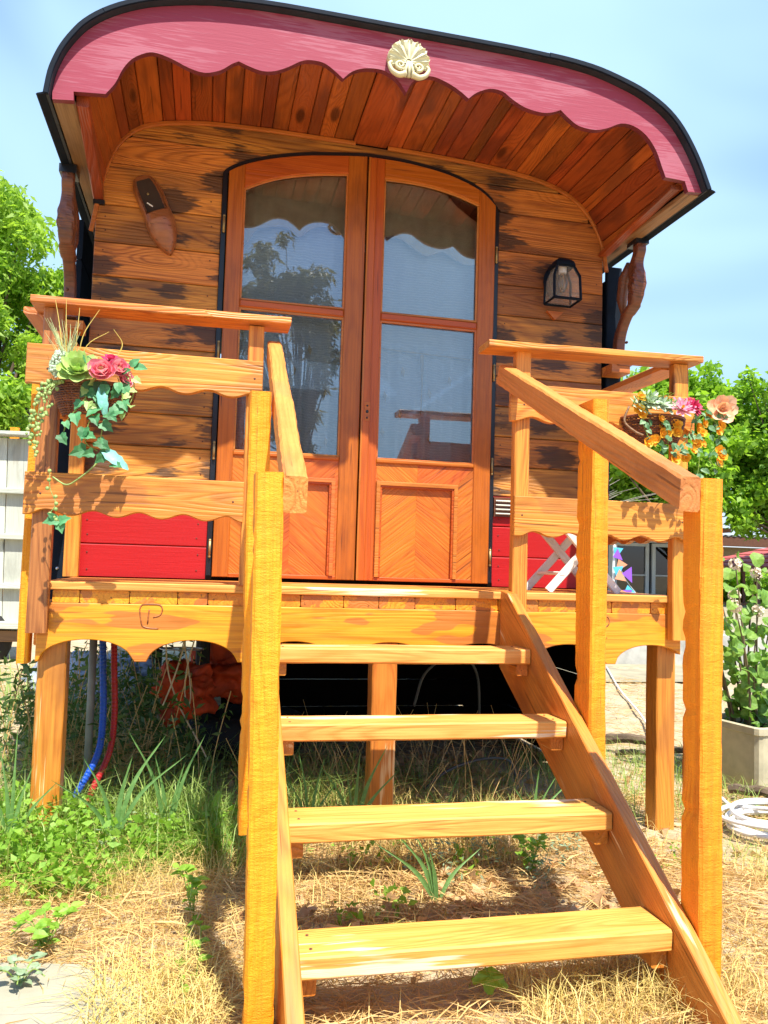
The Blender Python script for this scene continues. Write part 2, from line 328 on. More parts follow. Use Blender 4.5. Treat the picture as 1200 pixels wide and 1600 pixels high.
def frame(A, B, up):
    A = Vector(A); B = Vector(B); x = (B - A).normalized(); up = Vector(up)
    z = (up - x * up.dot(x)).normalized(); y = z.cross(x)
    Mx = Matrix((x, y, z)).transposed().to_4x4(); Mx.translation = (A + B) / 2
    return Mx, (B - A).length
def beam(name, mat, parent, A, B, w_, t_, up=(0, 0, 1), ch=0.004, n=2, jit=0.0, taper=None, label=None, cutB=0.0, chips=0):
    """rectangular timber A->B, width w_ across local Y, thickness t_ along up (local Z); grain along local X"""
    Mx, Ln = frame(A, B, up); g = G(); rings = []
    rr = random.Random(hash((round(A[0], 3), round(B[1], 3), round(A[2], 3), w_)) & 0xffff)
    ph = [rr.uniform(0, 6) for _ in range(8)]
    chipx = [rr.uniform(-0.45, 0.45) * Ln for _ in range(chips)]
    for i in range(n):
        f = i / (n - 1); x = (f - 0.5) * Ln; y = w_ / 2; z = t_ / 2
        if taper: y *= 1 + (taper - 1) * f
        P = [(-y + ch, -z), (y - ch, -z), (y, -z + ch), (y, z - ch), (y - ch, z), (-y + ch, z), (-y, z - ch), (-y, -z + ch)]
        row = []
        for k, (a, b_) in enumerate(P):
            jx = 0
            if jit:
                a += jit * (sin(x * 9 + ph[k // 2]) * 0.45 + rr.uniform(-0.5, 0.5)); b_ += jit * (sin(x * 11 + ph[k // 2 + 4]) * 0.45 + rr.uniform(-0.5, 0.5))
                for cx in chipx:
                    if abs(x - cx) < Ln / n * 0.8 and k in (2, 1): b_ += 0.006; a -= 0.004
            xx = x + (cutB * b_ if i == n - 1 else 0)
            row.append(Vector((xx, a, b_)))
        rings.append(row)
    g.grid(rings, 0, True); k = len(g.v)
    g.f += [tuple(range(8))[::-1], tuple(k - 8 + j for j in range(8))]; g.m += [0, 0]
    me = bpy.data.meshes.new(name); me.from_pydata([tuple(p) for p in g.v], [], g.f); me.materials.append(mat)
    bm = bmesh.new(); bm.from_mesh(me); bmesh.ops.recalc_face_normals(bm, faces=bm.faces); bm.to_mesh(me); bm.free()
    return link(bpy.data.objects.new(name, me), parent, Mx, label)
def plate(name, mat, parent, pts, y0, y1, bev=0.0025, label=None, edgemat=None, rot=0.0):
    """outline pts (x,z) in the XZ plane extruded from y0 (front) to y1 (back); rot turns the grain direction"""
    a = np.array(pts); c = (a.min(0) + a.max(0)) / 2
    ca, sa = cos(-rot), sin(-rot)
    bm = bmesh.new(); vs = []
    for p in pts:
        dx, dz = p[0] - c[0], p[1] - c[1]
        vs.append(bm.verts.new((dx * ca - dz * sa, y0 - y0, dx * sa + dz * ca)))
    f = bm.faces.new(vs); r = bmesh.ops.extrude_face_region(bm, geom=[f])
    for v in [e for e in r['geom'] if isinstance(e, bmesh.types.BMVert)]: v.co.y += (y1 - y0)
    bmesh.ops.recalc_face_normals(bm, faces=bm.faces)
    if bev:
        ed = [e for e in bm.edges if all(abs(v.co.y) < 1e-6 for v in e.verts)]
        try: bmesh.ops.bevel(bm, geom=ed, offset=bev, segments=1, affect='EDGES')
        except Exception: pass
    me = bpy.data.meshes.new(name)
    if edgemat:
        for fc in bm.faces:
            if abs(fc.normal.y) < 0.9: fc.material_index = 1
    bm.to_mesh(me); bm.free(); me.materials.append(mat)
    if edgemat: me.materials.append(edgemat)
    Mx = Matrix.Translation((c[0], y0, c[1])) @ Matrix.Rotation(-rot, 4, 'Y')
    return link(bpy.data.objects.new(name, me), parent, Mx, label)
def interp(pts):
    xs = [p[0] for p in pts]; ys = [p[1] for p in pts]
    return lambda x: float(np.interp(x, xs, ys))
def catmull(pts, n=5):
    P = [np.array(p, float) for p in pts]; P = [2 * P[0] - P[1]] + P + [2 * P[-1] - P[-2]]; out = []
    for i in range(1, len(P) - 2):
        for k in range(n):
            t = k / n; a, b_, c, d = P[i - 1:i + 3]
            out.append(tuple(0.5 * (2 * b_ + (c - a) * t + (2 * a - 5 * b_ + 4 * c - d) * t * t + (-a + 3 * b_ - 3 * c + d) * t ** 3)))
    out.append(tuple(P[-2])); return out
def npmesh(name, V, Q, mat, parent=None, label=None, kind=None, origin=(0, 0, 0)):
    V = np.asarray(V, np.float32).reshape(-1, 3) - np.array(origin, np.float32); Q = np.asarray(Q, np.int32); k = Q.shape[1]
    me = bpy.data.meshes.new(name); me.vertices.add(len(V)); me.vertices.foreach_set('co', V.ravel())
    me.loops.add(Q.size); me.loops.foreach_set('vertex_index', Q.ravel())
    me.polygons.add(len(Q)); me.polygons.foreach_set('loop_start', np.arange(len(Q)) * k)
    me.update(calc_edges=True); me.validate(); me.materials.append(mat)
    return link(bpy.data.objects.new(name, me), parent, Matrix.Translation(origin), label, kind)
def unit(a): return a / np.maximum(np.linalg.norm(a, axis=-1, keepdims=True), 1e-9)
def leaves_np(P, size, aspect=0.5, down=0.2, svar=0.5, fold=0.12, dirs=None):
    """one folded four-cornered leaf at every point"""
    n = len(P); d = unit(rng.normal(size=(n, 3)) * (1, 1, 0.7) + (0, 0, -down)) if dirs is None else unit(dirs)
    u = unit(np.cross(d, rng.normal(size=(n, 3)))); nn = np.cross(d, u)
    s = size * (1 + svar * rng.uniform(-1, 1, (n, 1)))
    a = P; m = P + d * s * 0.45 + nn * s * fold; t = P + d * s
    V = np.stack([a, m + u * s * aspect * 0.5, t, m - u * s * aspect * 0.5], 1).reshape(-1, 3)
    Q = np.arange(n * 4).reshape(-1, 4); return V, Q
def blades_np(P, h, width, lean=0.35, dirz=1.0, svar=0.4):
    """curved grass blade: two quads each"""
    n = len(P); az = rng.uniform(0, 2 * pi, n); d = np.stack([np.cos(az), np.sin(az), np.zeros(n)], 1)
    L_ = (h * (1 + svar * rng.uniform(-1, 1, n)))[:, None]; le = (lean * rng.uniform(0.3, 1.6, n))[:, None]
    up = np.array([0, 0, 1.0]) * dirz
    s = np.cross(d, [0, 0, 1.0]) + d * rng.uniform(-.5, .5, (n, 1)); s = unit(s) * (width * (1 + 0.4 * rng.uniform(-1, 1, (n, 1)))) / 2
    p1 = P + (up * 0.55 + d * le * 0.35) * L_; p2 = P + (up * (1 - 0.35 * le) + d * le) * L_
    V = np.stack([P - s, P + s, p1 + s * 0.8, p1 - s * 0.8, p2 + s * 0.08, p2 - s * 0.08], 1).reshape(-1, 3)
    b_ = (np.arange(n) * 6)[:, None]; Q = np.concatenate([b_ + [[0, 1, 2, 3]], b_ + [[3, 2, 4, 5]]], 0)
    return V, Q
def cat(parts):
    V = []; Q = []; k = 0
    for v, q in parts: V.append(v); Q.append(q + k); k += len(v)
    return np.concatenate(V), np.concatenate(Q)

D = 0.7234; H = 0.955
# ================================================================== GROUND AND SETTING
gv = []
n_ = 120
xs = np.concatenate([[-300, -80, -25, -10, -6], np.linspace(-3.5, 5.5, n_), [7, 11, 26, 80, 300]]); ys = np.concatenate([[-300, -80, -25, -10, -5], np.linspace(-3, 6, n_), [8, 12, 26, 80, 300]])
XX, YY = np.meshgrid(xs, ys, indexing='ij'); near = (XX > -3.4) & (XX < 5.4) & (YY > -2.9) & (YY < 5.9)
ZZ = 0.010 * np.sin(XX * 2.1 + 1) * np.cos(YY * 1.7) + 0.006 * np.sin(XX * 7 + YY * 5) + rng.normal(size=XX.shape) * 0.003 - 0.012
ZZ = np.where(near, ZZ, -0.012)
ZZ = ZZ + 0.10 * np.clip((-0.35 - XX) / 0.6, 0, 1) * np.clip((YY + 0.5) / 0.6, 0, 1)
nx, ny = XX.shape; idx = np.arange(nx * ny).reshape(nx, ny)
Q = np.stack([idx[:-1, :-1], idx[1:, :-1], idx[1:, 1:], idx[:-1, 1:]], -1).reshape(-1, 4)
g = npmesh('ground', np.stack([XX, YY, ZZ], -1), Q, GROUND, kind='structure'); g['label'] = 'dry dirt ground littered with straw'
gx = G(); gx.add([(-40, 4.2, 0.0), (60, 4.2, 0.0), (60, 24, 0.0), (-40, 24, 0.0)], [(0, 1, 2, 3)])
gp = gx.make('gravel_path', GRAVEL, kind='structure'); gp['label'] = 'pale gravel yard behind the wagon'
sp = [(-1.6, -1.9), (0.02, -1.95), (-0.06, -1.25), (-0.16, -1.0), (-0.30, -0.86), (-0.62, -0.80), (-1.6, -0.78)]
bm = bmesh.new(); f = bm.faces.new([bm.verts.new((x, y, 0.012)) for x, y in sp]); r = bmesh.ops.extrude_face_region(bm, geom=[f])
for v in [e for e in r['geom'] if isinstance(e, bmesh.types.BMVert)]: v.co.z -= 0.08
bmesh.ops.recalc_face_normals(bm, faces=bm.faces); me = bpy.data.meshes.new('paving_slab'); bm.to_mesh(me); bm.free(); me.materials.append(SLAB)
o = link(bpy.data.objects.new('paving_slab', me), kind='structure', label='pale concrete slab at the edge of the straw')

# ================================================================== WAGON
wag = thing('caravan_wagon', 'wooden gypsy caravan with rounded roof, scalloped pink fascia, brown board wall and glazed double doors', 'caravan', (0.67, D, 0))
ARCH = [(-0.60, 2.52), (-0.575, 2.68), (-0.552, 2.801), (-0.503, 2.935), (-0.394, 3.037), (-0.179, 3.087), (0.118, 3.102), (0.426, 3.100), (0.67, 3.098), (1.074, 3.086), (1.415, 3.059), (1.625, 3.019), (1.769, 2.949), (1.86, 2.851), (1.915, 2.735), (1.94, 2.60)]
ARC = catmull(ARCH, 4); arch = interp(ARC)
DA = [(-0.024, 2.855), (0.006, 2.901), (0.124, 2.961), (0.336, 3.018), (0.617, 3.055), (0.72, 3.058), (0.875, 3.052), (1.075, 3.022), (1.245, 2.960), (1.346, 2.872)]
DAC = catmull(DA, 4); darch = interp(DAC)
WL, WR, DL, DR = -0.585, 1.925, -0.024, 1.346
zs = [0.955, 1.105, 1.255, 1.405, 1.555, 1.705, 1.857, 2.010, 2.165, 2.322, 2.480, 2.655, 2.853, 2.99, 3.12]
for i in range(len(zs) - 1):
    z0, z1 = zs[i] + 0.0015, zs[i + 1] - 0.0015
    red = zs[i] < 1.40
    for a, b_ in ((WL, WR),) if z0 > 2.85 else ((WL, DL), (DR, WR)):
        # split into connected pieces where the board lies inside the wall outline and outside the door
        X = np.linspace(a, b_, 90 if z0 > 2.4 else 12); runs = []; cur = []
        for x in X:
            hi = min(z1, arch(x)); lo = max(z0, darch(x) if DL < x < DR else z0)
            if hi - lo > 0.006: cur.append((x, lo, hi))
            else:
                if len(cur) > 2: runs.append(cur)
                cur = []
        if len(cur) > 1: runs.append(cur)
        for c in runs:
            pts = [(x, lo) for x, lo, hi in c] + [(x, hi) for x, lo, hi in c[::-1]]
            q = []
            for p in pts:
                if not q or abs(p[0] - q[-1][0]) + abs(p[1] - q[-1][1]) > 1e-4: q.append(p)
            # drop collinear points
            k = [q[j] for j in range(len(q)) if abs((q[j][0] - q[j - 1][0]) * (q[(j + 1) % len(q)][1] - q[j][1]) - (q[j][1] - q[j - 1][1]) * (q[(j + 1) % len(q)][0] - q[j][0])) > 1e-7]
            off = random.uniform(0, 0.0025)
            plate('wall_board' if not red else 'red_board', WALL if not red else RED, wag, k, D - off, D + 0.022, 0.004, label=None if not red else 'bright red painted board')
# backing behind joints
g = G(); g.box((0.67, D + 0.035, 0.0 + (0.955 + 2.6) / 2), (0.01, 0.01, 1.6))
for a, b_ in ((WL, DL), (DR, WR)): g.box(((a + b_) / 2, D + 0.030, 1.78), (b_ - a, 0.014, 1.64))
g.make('wall_backing', BLACK, wag)
for x in (-0.545, -0.07, 1.385, 1.885):
    for z in [0.5 * (a + b_) + d_ for a, b_ in zip(zs[:-3], zs[1:-2]) for d_ in (-0.035, 0.035)]:
        if x > 1.8 and z > 2.55 or x < -0.5 and z > 2.7: continue
        g = G(); g.ell((x + random.uniform(-.006, .006), D - 0.0030, z + random.uniform(-.006, .006)), (0.0035, 0.0015, 0.0035), 8, 4); g.make('nail', RUST, wag)
# curved moulding strips under the soffit
def strip(name, pts, y0, y1, half, mat, parent, label=None):
    P = [Vector((p[0], 0, p[1])) for p in pts]; P = [p for i, p in enumerate(P) if i == 0 or (p - P[i - 1]).length > 1e-5]; rows = []
    for i, p in enumerate(P):
        t1 = (p - P[i - 1]).normalized() if i else (P[1] - p).normalized(); t2 = (P[i + 1] - p).normalized() if i < len(P) - 1 else t1
        n_1 = Vector((-t1.z, 0, t1.x)); n_2 = Vector((-t2.z, 0, t2.x)); nn = (n_1 + n_2).normalized(); k_ = half / max(0.4, nn.dot(n_1))
        ch_ = min(half * 0.35, 0.002)
        row = []
        for sgn, yy in ((-1, y1), (-1, y0 + ch_), (-(half - ch_) / half, y0), ((half - ch_) / half, y0), (1, y0 + ch_), (1, y1)): row.append(p + nn * k_ * sgn + Vector((0, yy, 0)))
        rows.append(row)
    g = G(); g.grid(rows, 0, True); g.f += [tuple(range(6))[::-1], tuple(len(g.v) - 6 + j for j in range(6))]; g.m += [0, 0]
    return g.make(name, mat, parent, label)
strip('arch_moulding', [p for p in ARC if p[0] < 0.60], D - 0.018, D - 0.004, 0.009, TRIM, wag)
strip('arch_moulding', [p for p in ARC if p[0] > 0.755], D - 0.018, D - 0.004, 0.009, TRIM, wag)
# corner posts of the body
for x in (-0.603, 1.945): pass
beam('corner_post', RAIL, wag, (-0.602, D - 0.035, 0.957), (-0.602, D - 0.035, 1.93), 0.062, 0.045, (0, -1, 0), n=6, jit=0.0006)
for x, zt in ((-0.672, 1.93), (2.0, 2.64)):
    beam('corner_flashing', BLUEB, wag, (x, D + 0.03, 0.80 if x < 0 else 1.9), (x, D + 0.03, zt), 0.085, 0.03, (0, -1, 0))
for x, z in ((-0.672, 1.655), (-0.672, 0.99), (-0.672, 1.32)):
    g = G(); g.ell((x + 0.005, D + 0.013, z), (0.0075, 0.004, 0.0075), 10, 6); g.make('screw', STEEL, wag, smooth=True)
# sides, floor, rear of the body
for x in (-0.655, 1.995):
    for k in range(9): beam('side_board', BLUEB, wag, (x, D + 0.06, 0.98 + k * 0.19), (x, 5.2, 0.98 + k * 0.19), 0.025, 0.186, (0, 0, 1))
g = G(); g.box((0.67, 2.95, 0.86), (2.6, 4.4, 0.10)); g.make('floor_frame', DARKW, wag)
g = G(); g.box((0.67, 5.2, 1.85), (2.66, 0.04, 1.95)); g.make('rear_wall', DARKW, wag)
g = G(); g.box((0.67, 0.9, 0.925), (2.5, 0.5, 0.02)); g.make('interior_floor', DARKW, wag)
for x in (0.05, 1.3): beam('chassis_beam', RUST, wag, (x, 0.8, 0.74), (x, 5.1, 0.74), 0.08, 0.12)
# wheels and jack
for x in (-0.42, 1.78):
    for y in (3.6,):
        wm_ = Matrix.Rotation(pi / 2, 3, 'Y'); g = G(); ring = []
        for i in range(25):
            a = 2 * pi * i / 24; ring.append((x, y + cos(a) * 0.27, 0.36 + sin(a) * 0.27))
        g.tube(ring, 0.085, 10, cap=False); g.ell((x, y, 0.36), (0.06, 0.17, 0.17), 14, 8)
        g.make('wheel', RUBBER, wag, smooth=True)
g = G(); g.tube([(-0.02, 1.15, 0.0), (-0.02, 1.15, 0.80)], 0.036, 10); g.box((-0.02, 1.15, 0.01), (0.16, 0.16, 0.02)); g.make('jack_stand', RUBBER, wag)
for k in range(5): beam('dark_screen_board', DARKW, wag, (0.10 , 1.95 + 0.002 * k, 0.09 + k * 0.165), (1.93, 1.95 + 0.002 * k, 0.09 + k * 0.165), 0.02, 0.16, (0, 0, 1))  # added near-black screen that keeps the space under the wagon dark
for k in range(5): beam('dark_screen_board', DARKW, wag, (1.93 , 0.88 + 0.002 * k, 0.09 + k * 0.165), (1.93, 5.0, 0.09 + k * 0.165), 0.02, 0.16, (0, 0, 1))  # added side screen, shuts out light and view from the right

# roof skin
ROOFP = [(-0.668, 2.701), (-0.657, 2.782), (-0.641, 2.837), (-0.619, 2.890), (-0.587, 2.943), (-0.548, 2.993), (-0.484, 3.046), (-0.397, 3.094), (-0.285, 3.134), (-0.1, 3.170), (0.115, 3.184), (0.337, 3.184), (0.566, 3.181), (0.828, 3.178), (1.1, 3.174), (1.267, 3.167), (1.381, 3.159), (1.496, 3.142), (1.613, 3.110), (1.702, 3.077), (1.792, 3.026), (1.859, 2.966), (1.914, 2.889), (1.963, 2.798), (2.008, 2.690)]
RP = catmull(ROOFP, 3)
def offs(P, d):
    out = []
    for i, p in enumerate(P):
        a = np.array(P[max(i - 1, 0)]); c = np.array(P[min(i + 1, len(P) - 1)]); t = (c - a) / np.linalg.norm(c - a)
        out.append((p[0] + t[1] * d, p[1] - t[0] * d))
    return out
RI = offs(RP, 0.016)
g = G()
Ys = [-0.078, -0.072] + list(np.linspace(0.1, 5.35, 12))
rows_o = [[Vector((p[0], y, p[1])) for p in (RP if j else offs(RP, 0.004))] for j, y in enumerate(Ys)]
rows_i = [[Vector((p[0], y, p[1])) for p in RI] for y in Ys]
g.grid(rows_o); g.grid(rows_i)
g.grid([rows_o[0], rows_i[0]]); g.grid([rows_o[-1], rows_i[-1]])
for e in (0, -1): g.grid([[r[e] for r in rows_o], [r[e] for r in rows_i]])
rf = g.make('roof', ROOFM, wag, smooth=False)
# roof edge band in overlapping lengths of dark flashing
cuts = [0, 18, 45, len(RP) - 1]
for a, b_ in zip(cuts[:-1], cuts[1:]):
    seg = RP[a:b_ + 1]
    o1 = offs(seg, -0.004 - 0.002 * (a % 2)); i1 = offs(seg, 0.015)
    plate('roof_edge', BLUEB, rf, o1 + i1[::-1], -0.084 - 0.002 * (a % 2), -0.070, 0.002)
for s_, P in ((-1, RP[0]), (1, RP[-1])):
    beam('drip_flashing', BLUEB, wag, (P[0] + s_ * 0.010, -0.082, P[1] - 0.004), (P[0] + s_ * 0.010, 5.3, P[1] - 0.004), 0.034, 0.006, (0.35 * s_, 0, 1))
# fascia
FA = [(-0.645, 2.699), (-0.572, 2.706), (-0.574, 2.739), (-0.463, 2.747)]
S1 = [(-0.463, 2.747), (-0.431, 2.794), (-0.407, 2.852), (-0.375, 2.897), (-0.328, 2.927), (-0.289, 2.933), (-0.23, 2.918), (-0.171, 2.895), (-0.111, 2.885), (-0.053, 2.905), (-0.013, 2.936), (0.013, 2.951)]
S2 = [(0.013, 2.951), (0.054, 2.937), (0.103, 2.927), (0.152, 2.935), (0.201, 2.959), (0.249, 2.99), (0.286, 3.001), (0.336, 2.999), (0.375, 2.979), (0.417, 2.947)]
S3 = [(0.417, 2.947), (0.451, 2.981), (0.497, 3.002), (0.554, 3.009), (0.593, 3.002), (0.638, 2.975), (0.673, 2.930)]
S4 = [(0.673, 2.930), (0.698, 2.979), (0.751, 3.009), (0.791, 3.013), (0.845, 2.997), (0.894, 2.973), (0.933, 2.946)]
S5 = [(0.933, 2.946), (0.967, 2.976), (1.022, 3.001), (1.077, 2.999), (1.119, 2.973), (1.176, 2.946), (1.246, 2.935), (1.294, 2.942), (1.334, 2.959)]
S6 = [(1.334, 2.959), (1.375, 2.926), (1.418, 2.902), (1.491, 2.896), (1.549, 2.913), (1.608, 2.941), (1.667, 2.939), (1.727, 2.906), (1.773, 2.847), (1.798, 2.786), (1.819, 2.735)]
FB = [(1.819, 2.735), (1.91, 2.73), (1.926, 2.685), (1.990, 2.688)]
low = FA[:-1]
for s_ in (S1, S2, S3, S4, S5, S6): low += catmull(s_, 3)[:-1]
low += FB
top = [p for p in offs(RP, 0.018)][1:-1]
fas = plate('fascia', PINK, wag, low + top[::-1], -0.046, -0.020, 0.0, edgemat=MAROON)
fas.data.materials.append(SOFF)
for p_ in fas.data.polygons:
    if p_.normal.y > 0.9: p_.material_index = 2
# thin rounded nosing along the roof side of the fascia
# soffit planks
SC = catmull([(-0.562, 2.735)] + [p for p in ARCH if -0.56 < p[0] < 1.91] + [(1.93, 2.70)], 8)
SC = [(p[0], p[1] + 0.014) for p in SC]
al = [0]
for a, b_ in zip(SC[:-1], SC[1:]): al.append(al[-1] + math.dist(a, b_))
def at_len(s): return np.array([np.interp(s, al, [p[0] for p in SC]), np.interp(s, al, [p[1] for p in SC])])
s_ = 0.0; k = 0
while s_ < al[-1] - 0.02:
    xm = at_len(s_)[0]
    wd = 0.075 + 0.018 * ((k * 7) % 3 - 1)
    if 0.53 < xm < 0.62: wd = 0.17
    e = min(s_ + wd, al[-1]); p, q = at_len(s_), at_len(e); m_ = (p + q) / 2; t = (q - p) / np.linalg.norm(q - p)
    up = Vector((-t[1], 0, t[0]))
    dz = -0.002 if wd < 0.15 else -0.010
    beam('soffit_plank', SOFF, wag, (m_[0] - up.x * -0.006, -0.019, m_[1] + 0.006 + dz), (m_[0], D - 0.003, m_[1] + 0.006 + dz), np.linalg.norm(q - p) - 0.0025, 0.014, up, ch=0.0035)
    s_ = e; k += 1
# eave boards and inner beams
beam('eave_board', WEATH, wag, (-0.610, -0.020, 2.712), (-0.610, 5.2, 2.712), 0.078, 0.02)
beam('eave_board', WEATH, wag, (1.962, -0.020, 2.695), (1.962, 5.2, 2.695), 0.070, 0.02)
beam('eave_beam', SOFF, wag, (-0.548, 0.0, 2.735), (-0.575, D - 0.01, 2.690), 0.045, 0.05, n=8, jit=0.001)
g = G(); g.box((-0.572, D - 0.010, 2.655), (0.05, 0.02, 0.02)); g.make('beam_foot', BLACK, wag)
beam('eave_beam', SOFF, wag, (1.895, 0.0, 2.722), (1.920, D - 0.01, 2.688), 0.05, 0.022)
# carved brackets
def bracket(x):
    side = [(0.46, 2.685), (0.455, 2.63), (0.485, 2.575), (0.475, 2.50), (0.480, 2.44), (0.505, 2.375), (0.575, 2.335), (0.625, 2.28), (0.650, 2.22), (0.655, 2.15)]
    C = catmull(side, 6); g = G(); rows = []
    for i, (y, z) in enumerate(C):
        f = i / (len(C) - 1)
        wd = 0.025 + 0.012 * math.exp(-((z - 2.47) / 0.085) ** 2) + (0.006 if 2.34 < z < 2.375 else 0); th = 0.028 + 0.010 * math.exp(-((z - 2.50) / 0.1) ** 2)
        row = []
        for k_ in range(16):
            a = 2 * pi * k_ / 16; sx = abs(cos(a)) ** 0.45 * (1 if cos(a) > 0 else -1); sy = abs(sin(a)) ** 0.45 * (1 if sin(a) > 0 else -1)
            rip = 1 + (0.06 * sin(z * 110 + abs(cos(a)) * 9) + 0.05 * sin(k_ * pi / 2)) * math.exp(-((z - 2.47) / 0.075) ** 2)
            row.append(Vector((x + sx * wd * rip, y + sy * th * rip + 0.03, z)))
        rows.append(row)
    g.grid(rows, 0, True); g.f += [tuple(range(16)), tuple(len(g.v) - 16 + j for j in range(16))]; g.m += [0, 0]
    b_ = g.make('carved_bracket', CARV, wag, smooth=False)
    g = G(); g.box((x, 0.665, 2.115), (0.075, 0.10, 0.05)); g.make('bracket_foot', CARV, b_)
    g = G(); g.box((x, 0.50, 2.68), (0.07, 0.09, 0.035)); g.make('bracket_cap', BLACK, b_)
    g = G(); g.tube([(x, 0.575, 2.60), (x, 0.63, 2.54), (x, 0.655, 2.44), (x, 0.64, 2.36)], [0.020, 0.030, 0.028, 0.012], 12); g.make('scroll', CARV, b_, smooth=True)
    for y, z in ((0.478, 2.655), (0.613, 2.205)):
        g = G(); g.ell((x, y - 0.012 - (0.004 if z > 2.5 else -0.002), z), (0.007, 0.012, 0.007), 10, 6); g.make('bolt_head', RUST, b_, smooth=True)
bracket(1.998); bracket(-0.668)
beam('support_block', RAIL, wag, (1.93, D - 0.04, 2.075), (2.03, D - 0.04, 2.075), 0.12, 0.045)
beam('support_block', RAIL, wag, (-0.70, D - 0.04, 2.06), (-0.60, D - 0.04, 2.06), 0.10, 0.045)
# vent in the red boards
g = G(); g.box((1.40, D - 0.010, 1.352), (0.10, 0.015, 0.096)); vent = g.make('vent', CARV, wag)
for k in range(4): beam('vent_slat', CARTW, vent, (1.358, D - 0.021, 1.318 + k * 0.021), (1.442, D - 0.021, 1.318 + k * 0.021), 0.010, 0.006, (0, -0.6, 1), ch=0.001)
# ------------------------------------------------------------------ doors
strip('door_frame', [(DL + 0.010, 0.957)] + [(DL + 0.010, 2.84)] + [(p[0], p[1] - 0.012) for p in DAC[2:-2]] + [(DR - 0.010, 2.84), (DR - 0.010, 0.957)], D - 0.012, D + 0.05, 0.012, BLACK, wag)
beam('door_sill', DARKW, wag, (DL, D + 0.01, 0.967), (DR, D + 0.01, 0.967), 0.06, 0.024)
PLT = [(0.075, 2.800), (0.187, 2.855), (0.306, 2.893), (0.429, 2.918), (0.568, 2.935)]; PRT = [(0.748, 2.935), (0.872, 2.936), (1.003, 2.925), (1.119, 2.902), (1.236, 2.865)]
doors = []
for side, (xa, xb, ga, gb, PT) in enumerate(((0.002, 0.660, 0.075, 0.568, PLT), (0.668, 1.322, 0.748, 1.236, PRT))):
    dl = G(); dl.box(((xa + xb) / 2, D + 0.012, 0.985), (xb - xa - 0.01, 0.02, 0.02)); dl = dl.make('door', DARKW, wag)
    y0, y1 = D - 0.030, D + 0.006
    topf = interp(catmull(PT, 4)); oa = lambda x: darch(x) - 0.026
    X = np.linspace(ga, gb, 16)
    zt = lambda x: oa(x)
    # stiles
    lx = np.linspace(xa, ga, 4); rx = np.linspace(gb, xb, 4)
    for lx_ in (lx, rx):
        # rotate grain to vertical
        plate('stile', DOOR, dl, [(lx_[0], 0.972), (lx_[-1], 0.972)] + [(x, zt(x)) for x in lx_[::-1]], y0, y1, 0.003, rot=pi / 2)
    plate('top_rail', DOOR, dl, [(x, topf(x)) for x in X] + [(x, zt(x)) for x in X[::-1]], y0, y1, 0.003)
    plate('glazing_bar', DOOR, dl, [(ga, 2.230), (gb, 2.226), (gb, 2.262), (ga, 2.266)], y0 - 0.002, y1, 0.006)
    plate('lock_rail', DOOR, dl, [(ga, 1.535), (gb, 1.535), (gb, 1.553), (ga, 1.553)], y0 - 0.004, y1, 0.004)
    plate('bottom_rail', DOOR, dl, [(ga, 0.972), (gb, 0.972), (gb, 0.990), (ga, 0.990)], y0, y1, 0.002)
    # glazing beads round the panes
    for nm, zb, tops in (('glazing_bead', 2.266, [(x, topf(x)) for x in X]), ('glazing_bead', 1.553, [(ga, 2.228), (gb, 2.224)])):
        path = [(ga + 0.003, zb + 0.003)] + [(min(max(x, ga + 0.003), gb - 0.003), z - 0.003) for x, z in tops] + [(gb - 0.003, zb + 0.003), (ga + 0.004, zb + 0.003)]
        strip(nm, path, y0 + 0.006, y0 + 0.016, 0.005, TRIM, dl)
    plate('pane', GLASS, dl, [(ga, 2.262), (gb, 2.262)] + [(x, topf(x) + 0.004) for x in X[::-1]], D - 0.009, D - 0.006, 0)
    plate('pane', GLASS, dl, [(ga, 1.550), (gb, 1.550), (gb, 2.232), (ga, 2.232)], D - 0.009, D - 0.006, 0)
    # veneered lower panel of four slanting-grain leaves and a moulded frame
    ia, ib = (0.150, 0.545) if side == 0 else (0.762, 1.148)
    xm = (ia + ib) / 2; za, zb, zc = 0.990, 1.437, 1.535
    f0 = y0 + 0.006
    A = radians(38)
    plate('veneer_panel', PANEL, dl, [(ga, za), (ia, za), (ia, zb), (ga, zc)], f0, y1, 0.0006, rot=-A)
    plate('veneer_panel', PANEL, dl, [(ib, za), (gb, za), (gb, zc), (ib, zb)], f0, y1, 0.0006, rot=A)
    plate('veneer_panel', PANEL, dl, [(ga, zc), (ia, zb), (xm, zb), (xm, zc)], f0 + 0.0004, y1, 0.0006, rot=-A)
    plate('veneer_panel', PANEL, dl, [(xm, zb), (ib, zb), (gb, zc), (xm, zc)], f0 + 0.0004, y1, 0.0006, rot=A)
    plate('veneer_panel', PANEL, dl, [(ia, za), (xm, za), (xm, zb), (ia, zb)], f0 + 0.010, y1, 0.0006, rot=A)
    plate('veneer_panel', PANEL, dl, [(xm, za), (ib, za), (ib, zb), (xm, zb)], f0 + 0.010, y1, 0.0006, rot=-A)
    strip('panel_moulding', [(ia, za + 0.001), (ia, zb), (ib, zb), (ib, za + 0.001)], y0 - 0.008, f0 + 0.010, 0.010, TRIM, dl)
    strip('panel_moulding', [(ia + 0.014, za + 0.001), (ia + 0.014, zb - 0.014), (ib - 0.014, zb - 0.014), (ib - 0.014, za + 0.001)], y0 - 0.002, f0 + 0.010, 0.005, DOOR, dl)
    hx = (DL + 0.012) if side == 0 else (DR - 0.012)
